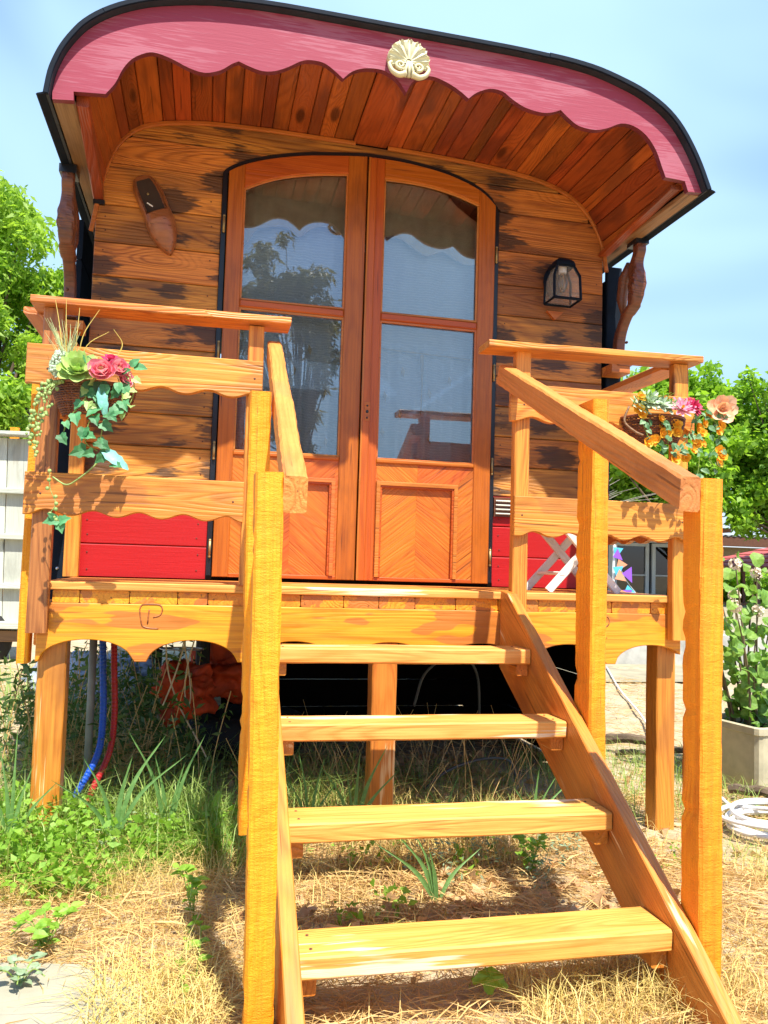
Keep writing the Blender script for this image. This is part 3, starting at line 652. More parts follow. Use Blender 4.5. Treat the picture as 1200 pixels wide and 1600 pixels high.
    for z in (1.10, 1.55, 2.02, 2.62):
        g = G(); g.tube([(hx, D - 0.020, z - 0.035), (hx, D - 0.020, z + 0.035)], 0.006, 8); g.ell((hx, D - 0.020, z + 0.037), (0.007, 0.007, 0.007), 8, 4); g.ell((hx, D - 0.020, z - 0.037), (0.007, 0.007, 0.007), 8, 4)
        g.make('hinge', BRASS, dl, smooth=True)
    doors.append(dl)
# meeting bead on the right leaf
beam('meeting_bead', DOOR, doors[1], (0.686, D - 0.036, 0.975), (0.686, D - 0.036, 3.02), 0.040, 0.016, (0, -1, 0), ch=0.004)
beam('bead_strip', TRIM, doors[1], (0.668, D - 0.043, 0.975), (0.668, D - 0.043, 3.02), 0.008, 0.012, (0, -1, 0), ch=0.003)
g = G(); g.box((0.693, D - 0.0455, 1.775), (0.026, 0.004, 0.090)); g.make('key_plate', DOOR, doors[1])
for z in (1.745, 1.775, 1.803):
    g = G(); g.ell((0.693, D - 0.0475, z), (0.0075 if z == 1.775 else 0.005, 0.003, 0.0085 if z == 1.775 else 0.005), 10, 6); g.make('keyhole', BLACK, doors[1])
# ------------------------------------------------------------------ curtains
for side, (ga, gb) in enumerate(((0.02, 0.663), (0.665, 1.31))):
    nm = ('left', 'right')[side]
    g = G(); rows = []
    for i in range(36):
        z = 1.40 + i * (2.95 - 1.40) / 35; row = []
        for k in range(70):
            x = ga + (gb - ga) * k / 69
            fold = 0.012 * sin(x * 46 + side * 2 + 0.7 * sin(z * 2)) + 0.007 * sin(x * 91 + 1) ; fold *= (1.0 if z < 2.12 else 0.35)
            if side == 1 and z < 2.02:
                x2 = x + 0.05 * max(0, (1.0 - x)) * (2.02 - z)
            else: x2 = x
            row.append(Vector((x2, D + 0.105 + fold, z)))
        rows.append(row)
    g.grid(rows); c = g.make('curtain', SHEER, smooth=True)
    tag(c, f'sheer white leaf-patterned curtain behind the {nm} door leaf of the caravan', 'curtain', 'curtains behind the door glass')
    for x, z in (((0.348, 1.975), (0.506, 1.871), (0.514, 1.634), (0.30, 1.70), (0.42, 2.08)) if side == 0 else ((0.888, 2.009), (0.878, 1.792), (0.793, 1.699), (1.027, 1.909), (1.033, 1.679), (1.13, 1.98), (0.80, 1.88))):
        g = G(); g.add([(x - 0.003, D + 0.068, z + 0.026), (x + 0.011, D + 0.066, z + 0.004), (x + 0.006, D + 0.067, z - 0.026), (x - 0.010, D + 0.067, z - 0.004)], [(0, 1, 2, 3)]); g.make('printed_leaf', VALE, c)
    if side == 1:
        beam('curtain_seam', VALE, c, (0.76, D + 0.075, 2.118), (1.24, D + 0.075, 2.100), 0.003, 0.008)
        g = G(); g.tube([(0.985, D + 0.070, 2.10), (0.99, D + 0.072, 1.95), (0.988, D + 0.075, 1.80)], [0.010, 0.004, 0.003], 6); g.make('curtain_pleat', VALE, c)
    vp = [(0.03, 2.50), (0.094, 2.557), (0.139, 2.631), (0.214, 2.662), (0.291, 2.659), (0.347, 2.625), (0.414, 2.676), (0.492, 2.683), (0.573, 2.638), (0.62, 2.60)] if side == 0 else [(0.70, 2.63), (0.771, 2.67), (0.845, 2.676), (0.912, 2.635), (0.979, 2.600), (1.061, 2.629), (1.129, 2.603), (1.197, 2.578), (1.254, 2.584), (1.29, 2.60)]
    vf = interp(catmull(vp, 4)); g = G(); rows = [[], [], []]
    for k in range(60):
        x = ga + (gb - ga) * k / 59; y = D + 0.045 + 0.006 * sin(x * 38 + side) + 0.003 * sin(x * 83)
        rows[0].append(Vector((x, y, 3.0))); rows[1].append(Vector((x, y - 0.002, 2.8))); rows[2].append(Vector((x, y, vf(x))))
    g.grid(rows); v_ = g.make('valance', VAL, smooth=True)
    tag(v_, f'khaki cloth valance with wavy hem at the top of the {nm} door window', 'valance', 'valances behind the door glass')
    g = G(); g.tube([(ga + (gb - ga) * k / 59, D + 0.043 + 0.006 * sin((ga + (gb - ga) * k / 59) * 38 + side), vf(ga + (gb - ga) * k / 59)) for k in range(60)], 0.004, 6); g.make('hem', VALE, v_)

# ================================================================== PORCH
por = thing('porch_deck', 'honey coloured timber porch deck with scalloped apron in front of the caravan doors', 'porch', (0.66, 0.3, 0))
for k in range(6):
    y0 = -0.030 + k * 0.1215
    beam('floor_plank', TREAD if k == 0 else RAIL, por, (-0.59, y0 + 0.058, 0.940), (1.925, y0 + 0.058, 0.940), 0.117, 0.030, n=10, jit=0.0006)
cuts = [-0.555, -0.462, -0.291, -0.122, -0.014, 0.16, 0.329, 0.493, 0.63, 0.774, 0.94, 1.115, 1.285, 1.45, 1.608, 1.782, 1.90]
for a, b_ in zip(cuts[:-1], cuts[1:]):
    d_ = random.uniform(-0.003, 0.003)
    beam('joist_block', APR, por, ((a + b_) / 2, -0.016 + d_, 0.902), ((a + b_) / 2, D - 0.06, 0.902), b_ - a - 0.003, 0.044)
ap = []; x = -0.60
while x <= 1.921:
    z = 0.672
    for c in (-0.43, -0.06, 0.31, 0.68, 1.05, 1.42, 1.785):
        u = (x - c) / 0.158
        if abs(u) < 1: z = 0.672 + 0.078 * math.sqrt(1 - u * u) ** 1.0
    ap.append((x, z)); x += 0.0105
apr = plate('apron', APR, por, ap + [(1.921, 0.879), (-0.60, 0.879)], -0.020, 0.020, 0.003)
def monogram(cx, cz, parent, thin=False):
    s = 0.00255 / 15 * 1.0
    def P(pts): return [(cx + (a - 540) * s, -0.0202, cz - (b_ - 600) * s) for a, b_ in pts]
    g = G()
    for path in ([(720, 850), (560, 848), (450, 830), (380, 790), (350, 680), (322, 520), (318, 440), (340, 375), (390, 345), (540, 340), (690, 342), (755, 375), (782, 440), (770, 510), (720, 575), (600, 612)], [(512, 450), (500, 560), (488, 750)]):
        g.tube([(p[0], p[1], p[2]) for p in catmull([np.array(q) for q in P(path)], 3)], 0.0027, 6)
    g.make('carved_monogram', bpy.data.materials['dark_stained_post_wood'], parent, smooth=True)
monogram(-0.215, 0.835, apr); monogram(1.555, 0.822, apr)
beam('side_apron', APR, por, (-0.60, 0.02, 0.80), (-0.60, D - 0.02, 0.80), 0.03, 0.15)
beam('side_apron', APR, por, (1.92, 0.02, 0.80), (1.92, D - 0.02, 0.80), 0.03, 0.15)
for x in (-0.55, 0.672, 1.882):
    beam('porch_leg', STRG, por, (x, 0.07, -0.02), (x, 0.07, 0.878), 0.098 if x != 1.882 else 0.085, 0.09, (0, -1, 0), n=14, jit=0.0012)
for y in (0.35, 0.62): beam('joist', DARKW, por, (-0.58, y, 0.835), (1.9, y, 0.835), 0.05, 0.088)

def wavy(x0, x1, zt, zb, per, amp, ph=0.0, n=70):
    lo = []
    for i in range(n + 1):
        x = x0 + (x1 - x0) * i / n; u = ((x - x0) / per + ph) % 1.0
        e = min(1.0, min(x - x0, x1 - x) / 0.05)
        lo.append((x, zb + e * amp * abs(cos(pi * u)) ** 2.2))
    return lo + [(x1, zt), (x0, zt)]
# ------------------------------------------------------------------ railings
RY = -0.066
railL = thing('porch_railing', 'wooden porch railing left of the stairs, carrying the pink rose basket', 'railing', (-0.2, -0.04, H), 'railings of the porch')
railR = thing('porch_railing', 'wooden porch railing right of the stairs, carrying the orange flower basket', 'railing', (1.5, -0.04, H), 'railings of the porch')
def mkrail(rt, posts, shelf, upper, lower, sx, flip):
    for i, (xa, xb, z0, z1) in enumerate(posts):
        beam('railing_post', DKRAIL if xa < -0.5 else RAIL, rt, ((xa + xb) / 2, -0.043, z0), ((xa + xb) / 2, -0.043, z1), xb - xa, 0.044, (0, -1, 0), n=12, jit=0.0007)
    beam('shelf', RAIL, rt, (shelf[0], -0.045, shelf[2]), (shelf[1], -0.045, shelf[3]), 0.135, 0.027, n=14, jit=0.0008)
    for nm, (x0, x1, z1, z0, per, am, ph) in (('upper_board', upper), ('lower_board', lower)):
        plate(nm, RAIL, rt, wavy(x0, x1, z1, z0, per, am, ph), RY - 0.024, RY, 0.003)
    # side run back to the wagon
    beam('side_shelf', RAIL, rt, (sx, 0.025, 1.934), (sx, D - 0.005, 1.934), 0.12, 0.026)
    lo = wavy(0.03, D - 0.01, 0, -0.155, 0.155, 0.016)
    for zt in (1.785, 1.335):
        g = G(); P = [(y, z + zt) for y, z in lo]
        n = len(P); xx = sx - 0.012
        g.add([(xx, y, z) for y, z in P] + [(xx + 0.024, y, z) for y, z in P], [tuple(range(n)), tuple(range(n, 2 * n))[::-1]] + [(i, (i + 1) % n, n + (i + 1) % n, n + i) for i in range(n)])
        g.make('side_board', RAIL, rt)
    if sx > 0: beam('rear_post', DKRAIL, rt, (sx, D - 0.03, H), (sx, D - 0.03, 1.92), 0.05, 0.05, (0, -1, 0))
mkrail(railL, [(-0.628, -0.560, 0.775, 1.925), (0.094, 0.150, 0.96, 1.925)], (-0.665, 0.245, 1.940, 1.944), (-0.672, 0.150, 1.787, 1.645, 0.165, 0.020, 0.2), (-0.655, 0.098, 1.335, 1.186, 0.155, 0.020, 0.5), -0.655, 1)
mkrail(railR, [(1.155, 1.217, 0.84, 1.918), (1.855, 1.922, 0.775, 1.925)], (1.022, 1.960, 1.930, 1.942), (1.125, 1.935, 1.782, 1.632, 0.165, 0.020, 0.45), (1.148, 1.925, 1.335, 1.176, 0.155, 0.020, 0.45), 1.905, -1)
for (x, z) in ((-0.60, 1.70), (0.12, 1.72), (0.06, 1.26), (-0.60, 1.26)):
    g = G(); g.ell((x, RY - 0.024, z), (0.004, 0.002, 0.004), 8, 4); g.make('screw', RUST, railL)
for (x, z) in ((1.18, 1.70), (1.18, 1.26), (1.88, 1.26)):
    g = G(); g.ell((x, RY - 0.024, z), (0.004, 0.002, 0.004), 8, 4); g.make('screw', RUST, railR)
# left outer post standing beside the corner, sunlit
beam('outer_post', POST, railL, (-0.650, 0.05, 0.66), (-0.650, 0.05, 1.76), 0.040, 0.06, (0, -1, 0), n=12, jit=0.001)

# ================================================================== STAIRS
st = thing('porch_stairs', 'open wooden stairs with four pale treads and rough yellow handrail posts rising to the porch', 'stairs', (0.66, -0.8, 0))
def stringer(x0, x1, lean=0.0):
    # side profile in (y,z)
    top = [(-0.022, 0.962), (-0.10, 0.952), (-1.505, 0.055), (-1.50, -0.04), (-1.32, -0.04), (-0.022, 0.66)]
    A = Vector(((x0 + x1) / 2, 0, 0)); Mx, Ln = frame((A.x, -0.022, 0.9), (A.x, -1.50, 0.03), (0, 0, 1))
    inv = Mx.inverted(); g = G(); P = [Vector(((x0 + x1) / 2 + s * (x1 - x0) / 2, y, z)) for s in (-1, 1) for y, z in top]
    n = len(top); g.add([inv @ p for p in P], [tuple(range(n)), tuple(range(n, 2 * n))[::-1]] + [(i, (i + 1) % n, n + (i + 1) % n, n + i) for i in range(n)])
    bm = bmesh.new(); vs = [bm.verts.new(v) for v in g.v]; [bm.faces.new([vs[i] for i in f]) for f in g.f]
    bmesh.ops.recalc_face_normals(bm, faces=bm.faces); bmesh.ops.bevel(bm, geom=bm.edges[:], offset=0.003, segments=1, affect='EDGES')
    me = bpy.data.meshes.new('stringer'); bm.to_mesh(me); bm.free(); me.materials.append(STRG)
    return link(bpy.data.objects.new('stringer', me), st, Mx)
sL = stringer(0.168, 0.208); sR = stringer(1.122, 1.163)
for k in range(4):
    z = H - (k + 1) * 0.1946; y = -0.343 - k * 0.3058
    if k == 3: y = -1.262
    lx0, lx1 = (0.210, 1.119)
    beam('tread', TREAD, st, (lx0, y + 0.068, z - 0.026), (lx1, y + 0.068, z - 0.026 + (0.004 if k == 3 else 0)), 0.145, 0.052, n=12, jit=0.0012, ch=0.005)
    for x in (0.232, 1.098): beam('cleat', STRG, st, (x, y + 0.02, z - 0.074), (x, y + 0.10, z - 0.074), 0.042, 0.042)
for k in range(4):
    z = H - (k + 1) * 0.1946; y = -0.343 - k * 0.3058 if k < 3 else -1.262
    for x in (0.24, 1.09):
        for dy in (0.035, 0.105):
            g = G(); g.ell((x, y + dy, z + 0.001), (0.0042, 0.0042, 0.0012), 8, 4); g.make('screw', RUST, st)
for x, y0_, zz in ((1.2265, -1.31, 0),):
    pass
def rpost(A, B, w_, t_, seed=0): return beam('handrail_post', POST, st, A, B, w_, t_, (0, -1, 0), ch=0.006, n=60, jit=0.0021, chips=5)
rpost((1.196, -1.268, -0.03), (1.196, -1.268, 1.285), 0.062, 0.086)
rpost((1.194, -0.662, 0.36), (1.194, -0.662, 1.60), 0.057, 0.115)
rpost((0.126, -1.268, -0.03), (0.100, -1.268, 1.243), 0.062, 0.086)
rpost((0.128, -0.662, 0.27), (0.108, -0.662, 1.545), 0.062, 0.11)
hl = beam('handrail', POST, st, (0.192, -0.02, 1.845), (0.158, -1.310, 1.195), 0.052, 0.080, n=60, jit=0.0020, chips=9, cutB=-0.35, ch=0.006)
hr = beam('handrail', POST, st, (1.128, 0.0, 1.835), (1.132, -1.312, 1.242), 0.056, 0.082, n=60, jit=0.0020, chips=9, cutB=-0.35, ch=0.006)
HR = wood('handrail_wood', (0.74, 0.30, 0.055), (0.46, 0.15, 0.016), knots=0.1, rings=0.35, saw=0.5, rough=0.6, bs=0.6, var=0.04, blotch=(0.48, 0.20, 0.06), bl_amt=0.4)
for h_ in (hl, hr): h_.data.materials.clear(); h_.data.materials.append(HR)

# ================================================================== ORNAMENTS
# clog
cl = thing('wooden_clog', 'brown varnished wooden clog nailed heel-up on the board wall left of the doors', 'clog', (-0.33, D - 0.03, 2.6))
A = Vector((-0.395, D, 2.800)); B = Vector((-0.247, D, 2.445)); ax = (B - A).normalized(); sx_ = Vector((ax.z, 0, -ax.x)) * -1; outv = Vector((0, -1, 0)); Ln = (B - A).length
def clogring(t, inner=False):
    wd = 0.052 * math.sqrt(max(0, 1 - ((t - 0.30) / 0.31) ** 2)) if t < 0.12 else 0.0
    prof = interp([(0, 0.012), (0.04, 0.034), (0.12, 0.047), (0.25, 0.051), (0.45, 0.050), (0.6, 0.053), (0.72, 0.050), (0.85, 0.036), (0.93, 0.022), (0.985, 0.009), (1, 0.003)])
    hp = interp([(0, 0.02), (0.05, 0.050), (0.2, 0.055), (0.45, 0.062), (0.6, 0.075), (0.75, 0.066), (0.88, 0.048), (0.96, 0.036), (1, 0.026)])
    wd = prof(t); h = hp(t); c = A + ax * (Ln * t) + sx_ * (0.010 * sin(t * pi))
    row = []
    for k in range(25):
        a = pi * k / 24; wd_ = wd * 1.28; x = cos(a) * wd_; y = (abs(sin(a)) ** 0.7) * h
        if t > 0.80: x *= 1
        if 0.045 < t < 0.50 and 0.22 < k / 24 < 0.78:
            e = 1.0
            if t > 0.44: e = (0.50 - t) / 0.06
            y = y * (1 - e) + 0.016 * e; 
        row.append(c + sx_ * x + outv * (y + 0.002))
    return row
ts = list(np.linspace(0, 0.04, 3)) + list(np.linspace(0.05, 0.44, 14)) + [0.455, 0.47, 0.485, 0.50] + list(np.linspace(0.53, 1, 16))
g = G(); rows = [clogring(t) for t in ts]; g.grid(rows)
cb = g.make('clog_body', CLOG, cl, smooth=False)
g = G(); rows = []
for t in np.linspace(0.055, 0.475, 10):
    r_ = clogring(t); a, b_ = r_[6], r_[18]; rows.append([Vector((p.x, D - 0.020, p.z)) for p in (r_[6] * 0.95 + r_[18] * 0.05, (r_[6] + r_[18]) / 2, r_[6] * 0.05 + r_[18] * 0.95)])
g.grid(rows); g.make('insole', plain('clog_inside', (0.05, 0.028, 0.018), 0.8), cl)
pz = A + ax * (Ln * 0.24); g = G(); g.ell((pz.x, D - 0.026, pz.z), (0.006, 0.004, 0.006), 10, 6); g.make('nail', BRASS, cl, smooth=True)
pz = A + ax * (Ln * 0.44); g = G(); g.box((pz.x - 0.015, D - 0.063, pz.z + 0.006), (0.030, 0.003, 0.005), M=Matrix.Rotation(0.5, 3, 'Y')); g.make('paper_tag', WPLASTIC, cl)
# palmette shell
sh = thing('palmette_ornament', 'pale gilt palmette shell ornament fixed at the middle of the pink fascia', 'ornament', (0.669, -0.05, 2.99))
cx, cz = 0.672, 3.034
n = 72; rim = []
for k in range(n):
    a = 2 * pi * k / n; up_ = sin(a)
    rr_ = 0.076 + 0.0045 * abs(sin((a + radians(10)) * 4.5)) if up_ > -0.25 else 0.062
    rim.append((cx + cos(a) * rr_ * 1.06, cz + 0.012 + sin(a) * rr_ * (1.05 if up_ > 0 else 0.80)))
plate('backing', GOLD, sh, rim, -0.078, -0.047, 0.004)
for k in range(9):
    a = radians(-8 + 24.5 * k); ln = 0.084 + 0.008 * sin(pi * k / 8)
    Mr = Matrix.Rotation(-a, 3, 'Y'); g = G(); rows = []
    for i in range(10):
        f = i / 9; r_ = 0.012 + (ln - 0.012) * f; wd = 0.003 + 0.0135 * sin(min(1, f * 1.12) * pi * 0.5) ** 1.2; wd *= 1 if f < 0.85 else math.sqrt(max(0.02, 1 - ((f - 0.85) / 0.16) ** 2))
        row = []
        for j in range(9):
            u = j / 8 * 2 - 1; hh = 0.010 * (abs(u) ** 2 * 1.0 if abs(u) < 0.75 else 1.0 - ((abs(u) - 0.75) / 0.25) ** 2 * 0.9) * min(1, f * 2)
            row.append(Vector((cx, -0.080 - hh - 0.004 * (1 - f), cz)) + Mr @ Vector((r_, 0, u * wd)))
        rows.append(row)
    g.grid(rows); g.make('petal', GOLD, sh, smooth=True)
for s_ in (-1, 1):
    path = [(cx + s_ * 0.012, -0.086, cz - 0.050), (cx + s_ * 0.040, -0.086, cz - 0.060), (cx + s_ * 0.068, -0.087, cz - 0.048), (cx + s_ * 0.080, -0.088, cz - 0.024), (cx + s_ * 0.070, -0.089, cz - 0.012)]
    g = G(); Pp = catmull(path, 5); g.tube(Pp, list(np.linspace(0.013, 0.006, len(Pp))), 8); g.make('scroll_arm', GOLD, sh, smooth=True)
    path = []
    for i in range(22):
        a = -pi * 0.6 + i * 0.42; r_ = 0.021 * (1 - i / 26); path.append((cx + s_ * (0.036 + cos(a) * r_), -0.092, cz - 0.022 + sin(a) * r_ * 0.8))
    g = G(); g.tube(path, list(np.linspace(0.0065, 0.004, 22)), 8); g.make('volute', GOLD, sh, smooth=True)
g = G()
for dx in (-0.014, 0, 0.014): g.tube([(cx + dx * 0.4, -0.090, cz - 0.002), (cx + dx, -0.091, cz - 0.035), (cx + dx * 1.2, -0.086, cz - 0.066)], [0.005, 0.006, 0.0075], 8)
g.make('stem', GOLD, sh, smooth=True)
# lantern
ln_ = thing('wall_lantern', 'black framed glass wall lantern on the board wall right of the doors', 'lantern', (1.655, D - 0.05, 2.45))
zb, zt, yb = 2.385, 2.560, D - 0.165; xc = 1.655
bot = [(xc - 0.070, yb), (xc + 0.070, yb), (xc + 0.070, D - 0.045), (xc - 0.070, D - 0.045)]
topq = [(xc - 0.044, yb + 0.030), (xc + 0.044, yb + 0.030), (xc + 0.044, D - 0.055), (xc - 0.044, D - 0.055)]
g = G()
def bar(g, a, b_, r_=0.0075): g.tube([a, b_], r_, 4)
mid = [((a[0] * 0.45 + b_[0] * 0.55 + (0.012 if a[0] > xc else -0.012)), a[1] * 0.45 + b_[1] * 0.55 - (0.008 if i < 2 else 0)) for i, (a, b_) in enumerate(zip(bot, topq))]; zm = zb + 0.115
for i in range(4):
    j = (i + 1) % 4
    bar(g, (*bot[i], zb), (*mid[i], zm)); bar(g, (*mid[i], zm), (*topq[i], zt)); bar(g, (*bot[i], zb), (*bot[j], zb)); bar(g, (*topq[i], zt), (*topq[j], zt))
g.make('lantern_frame', BLUEB, ln_)
for i in range(4):
    j = (i + 1) % 4; g = G(); g.grid([[Vector((*bot[i], zb)), Vector((*bot[j], zb))], [Vector((*mid[i], zm)), Vector((*mid[j], zm))], [Vector((*topq[i], zt)), Vector((*topq[j], zt))]])
    g.make('lantern_pane', MILK, ln_)
g = G(); g.add([(*p, zb + 0.001) for p in bot], [(0, 1, 2, 3)]); g.make('base_pane', MILK, ln_)
g = G(); rows = []
for i in range(7):
    a = pi / 2 * i / 6; s = cos(a); rows.append([Vector((xc + sx * 0.050 * max(s, 0.02), (yb + D) / 2 + 0.0 + sy * 0.062 * max(s, 0.02), zt + 0.050 * sin(a))) for sx, sy in ((-1, -1), (0, -1.1), (1, -1), (1.1, 0), (1, 1), (0, 1), (-1, 1), (-1.1, 0))])
g.grid(rows, 0, True); g.make('lantern_cap', BLUEB, ln_)
g = G(); g.ell((xc - 0.01, D - 0.014, 2.51), (0.056, 0.016, 0.085), 16, 8); g.make('wall_plate', BLUEB, ln_, smooth=True)
g = G(); g.tube([(xc, D - 0.10, zt + 0.005), (xc, D - 0.10, zt - 0.03)], 0.020, 10); g.make('lamp_socket', WPLASTIC, ln_)
g = G(); g.ell((xc, D - 0.10, zt - 0.078), (0.027, 0.027, 0.050), 14, 10); bb = g.make('bulb', LGLASS, ln_, smooth=True)
g = G()
for a in range(4): g.tube([(xc + 0.010 * cos(a * 1.57), D - 0.10 + 0.010 * sin(a * 1.57), zt - 0.045), (xc + 0.010 * cos(a * 1.57 + 0.7), D - 0.10 + 0.01 * sin(a * 1.57 + 0.7), zt - 0.105)], 0.0015, 4)
g.make('filament', BRASS, bb)
g = G(); g.add([(xc - 0.045, D - 0.02, 2.362), (xc + 0.045, D - 0.02, 2.362), (xc, D - 0.02, 2.318), (xc - 0.045, D - 0.001, 2.362), (xc + 0.045, D - 0.001, 2.362), (xc, D - 0.001, 2.318)], [(0, 1, 2), (3, 5, 4), (0, 3, 4, 1), (1, 4, 5, 2), (2, 5, 3, 0)]); g.make('wooden_wedge', TRIM, ln_)

# ================================================================== FLOWER BASKETS
def petal_rows(c, nrm, az, length, width, lift, curl, n=4, m=4):
    """cupped petal growing from c; nrm = flower axis"""
    nrm = Vector(nrm).normalized(); t1 = nrm.orthogonal().normalized(); t1 = Matrix.Rotation(az, 3, nrm) @ t1; t2 = nrm.cross(t1)
    rows = []
    for i in range(n + 1):
        f = i / n; ang = lift + curl * f; 
        p = Vector(c) + t1 * (length * f * cos(lift + curl * f * 0.5)) + nrm * (length * f * sin(lift + curl * f * 0.5))
        wd = width * (sin(pi * min(0.94, 0.10 + f * 0.82)) ** 0.7)
        row = []
        for k in range(m + 1):
            u = k / m * 2 - 1; row.append(p + t2 * (u * wd / 2) + (nrm * cos(lift) * 0.35 - t1 * sin(lift) * 0.35) * (u * u * wd / 2))
        rows.append(row)
    return rows
def rosette(c, nrm, layers, mats, name, parent, label=None):
    """layers: (count, length, width, lift, curl, matindex)"""
    g = G()
    for li, (cnt, ln, wd, lf, cu, mi) in enumerate(layers):
        for k in range(cnt):
            az = 2 * pi * (k + 0.5 * (li % 2)) / cnt + random.uniform(-0.15, 0.15)
            g.grid(petal_rows(Vector(c) + Vector(nrm).normalized() * 0.002 * li, nrm, az, ln * random.uniform(0.88, 1.1), wd, lf + random.uniform(-0.08, 0.08), cu), mi)
    return g.make(name, mats, parent, label, smooth=True)
def ivy_leaf(g, c, d, nrm, s, mi=0, lobes=True):
    d = Vector(d).normalized(); nrm = Vector(nrm); nrm = (nrm - d * nrm.dot(d)).normalized(); u = d.cross(nrm)
    if lobes: pr = [(0, 0), (0.26, -0.10), (0.46, 0.12), (0.34, 0.34), (0.36, 0.56), (0.20, 0.66), (0, 1.0), (-0.20, 0.66), (-0.36, 0.56), (-0.34, 0.34), (-0.46, 0.12), (-0.26, -0.10)]
    else: pr = [(0, 0), (0.25, 0.05), (0.36, 0.30), (0.28, 0.62), (0, 1.0), (-0.28, 0.62), (-0.36, 0.30), (-0.25, 0.05)]
    vs = [Vector(c) + d * (b_ * s) + u * (a * s) + nrm * (s * (0.22 * abs(a) - 0.25 * (b_ - 0.3) ** 2)) for a, b_ in pr]
    cen = Vector(c) + d * (0.35 * s); n = len(vs)
    g.add([cen] + vs, [(0, i + 1, (i + 1) % n + 1) for i in range(n)], mi)
def basket(name, label, x0, x1, zc, parent_group):
    t = thing(name, label, 'flower basket', ((x0 + x1) / 2, -0.18, zc - 0.06), parent_group)
    xm = (x0 + x1) / 2; hw = (x1 - x0) / 2; g = G(); n = 44; rows = 15
    def prof(f): return 1 - 0.28 * (1 - f) ** 1.5
    for i in range(rows):
        f = i / (rows - 1); z = zc - 0.105 + 0.105 * f; pr = prof(f); path = []
        for k in range(n + 1):
            a = pi * k / n; ov = 0.0035 * (1 if (k + i) % 2 else -1)
            path.append((xm - cos(a) * (hw * pr + ov), -0.094 - sin(a) * (0.115 * pr + ov), z + random.uniform(-0.0008, 0.0008)))
        g.tube(path, 0.0036, 5)
    bk = g.make('wicker_weave', WICK, t, smooth=True)
    g = G()
    for k in range(0, n + 1, 3):
        a = pi * k / n; g.tube([(xm - cos(a) * hw * prof(f), -0.094 - sin(a) * 0.115 * prof(f), zc - 0.108 + 0.113 * f) for f in (0, 0.3, 0.6, 1)], 0.003, 5)
    g.tube([(xm - cos(pi * k / n) * hw * 1.01, -0.094 - sin(pi * k / n) * 0.117, zc + 0.002) for k in range(n + 1)], 0.006, 6)
    g.make('wicker_stakes', WICK, bk, smooth=True)
    g = G(); g.add([(xm - cos(pi * k / n) * hw * 0.9, -0.094 - sin(pi * k / n) * 0.1, zc - 0.015) for k in range(n + 1)], [tuple(range(n + 1))]); g.make('moss_filling', DARKW, t)
    return t
# ---- left
bL = basket('flower_basket', 'half-round wicker basket of pink roses, pale succulent and trailing ivy on the left railing', -0.575, -0.300, 1.640, 'flower baskets on the porch railings')
rosette((-0.480, -0.215, 1.668), (0.05, -0.85, 0.55), [(8, 0.078, 0.055, 0.05, 0.5, 0), (8, 0.066, 0.050, 0.35, 0.6, 0), (6, 0.048, 0.040, 0.7, 0.6, 0), (5, 0.030, 0.028, 1.0, 0.5, 0)], SUCC, 'succulent', bL)
g = G()
for i in range(140):
    f = random.random(); a = random.uniform(0, 6.28); r_ = 0.020 * math.sqrt(1 - (f - 0.3) ** 2)
    g.ell((-0.553 + cos(a) * r_ + 0.012 * f, -0.20 + sin(a) * r_, 1.665 + f * 0.07), (0.0055, 0.0055, 0.006), 6, 4)
g.make('sedum_spike', SUCCW, bL)
g = G()
for i in range(5): g.grid(petal_rows((-0.555, -0.20, 1.655), (-0.5, -0.8, 0.3), 2.2 + i * 0.5, 0.055, 0.028, 0.2, 0.3))
g.make('succulent_leaf', SUCCW, bL, smooth=True)
RL = [(5, 0.030, 0.034, 0.15, 0.9, 0), (5, 0.027, 0.032, 0.45, 0.9, 0), (5, 0.022, 0.026, 0.8, 0.8, 0), (4, 0.014, 0.018, 1.1, 0.6, 1)]
def scal(L_, s): return [(a, b_ * s, c * s, d, e, f) for a, b_, c, d, e, f in L_]
for c, nn, s in (((-0.400, -0.225, 1.668), (0, -1, 0.35), 1.75), ((-0.352, -0.215, 1.683), (0.4, -0.9, 0.4), 1.45), ((-0.333, -0.20, 1.655), (0.6, -0.8, 0.2), 1.2)):
    rosette(c, nn, scal(RL, s), [ROSE, ROSEC], 'rose', bL)
rosette((-0.375, -0.205, 1.715), (0, -0.7, 0.8), scal([(9, 0.032, 0.018, 0.2, 0.5, 0), (8, 0.024, 0.016, 0.7, 0.4, 0)], 1.1), CRIM, 'crimson_flower', bL)
rosette((-0.335, -0.195, 1.70), (0.3, -0.7, 0.8), [(8, 0.03, 0.018, 0.3, 0.4, 0)], CRIM, 'crimson_flower', bL)
def trail(parent, pts, n, size, mat, r_=0.0018, lobes=True, stemmat=None, spread=0.012, name='ivy_trail', down=(0, -0.3, -1), minz=-9):
    P = catmull(pts, 5); g = G(); g.tube(P, r_, 5, mi=1)
    for i in range(n):
        p = Vector(P[min(len(P) - 1, int((i + 0.7) / n * len(P)))]); d = Vector((random.uniform(-1, 1), -0.4 + random.uniform(-.3, .3), down[2] * random.uniform(0.2, 1)))
        ivy_leaf(g, p + Vector((random.uniform(-1, 1) * spread, -random.random() * spread, random.uniform(-1, 1) * spread)), d, (random.uniform(-.5, .5), -1, random.uniform(-.1, .6)), size * random.uniform(0.75, 1.2), 0, lobes)
    return g.make(name, [mat, stemmat or LF_GRASS], parent)
trail(bL, [(-0.43, -0.21, 1.62), (-0.46, -0.23, 1.56), (-0.50, -0.235, 1.50), (-0.51, -0.235, 1.46)], 5, 0.042, IVY)
trail(bL, [(-0.40, -0.215, 1.62), (-0.41, -0.235, 1.56), (-0.43, -0.24, 1.50), (-0.44, -0.24, 1.43), (-0.40, -0.24, 1.40)], 7, 0.050, IVY)
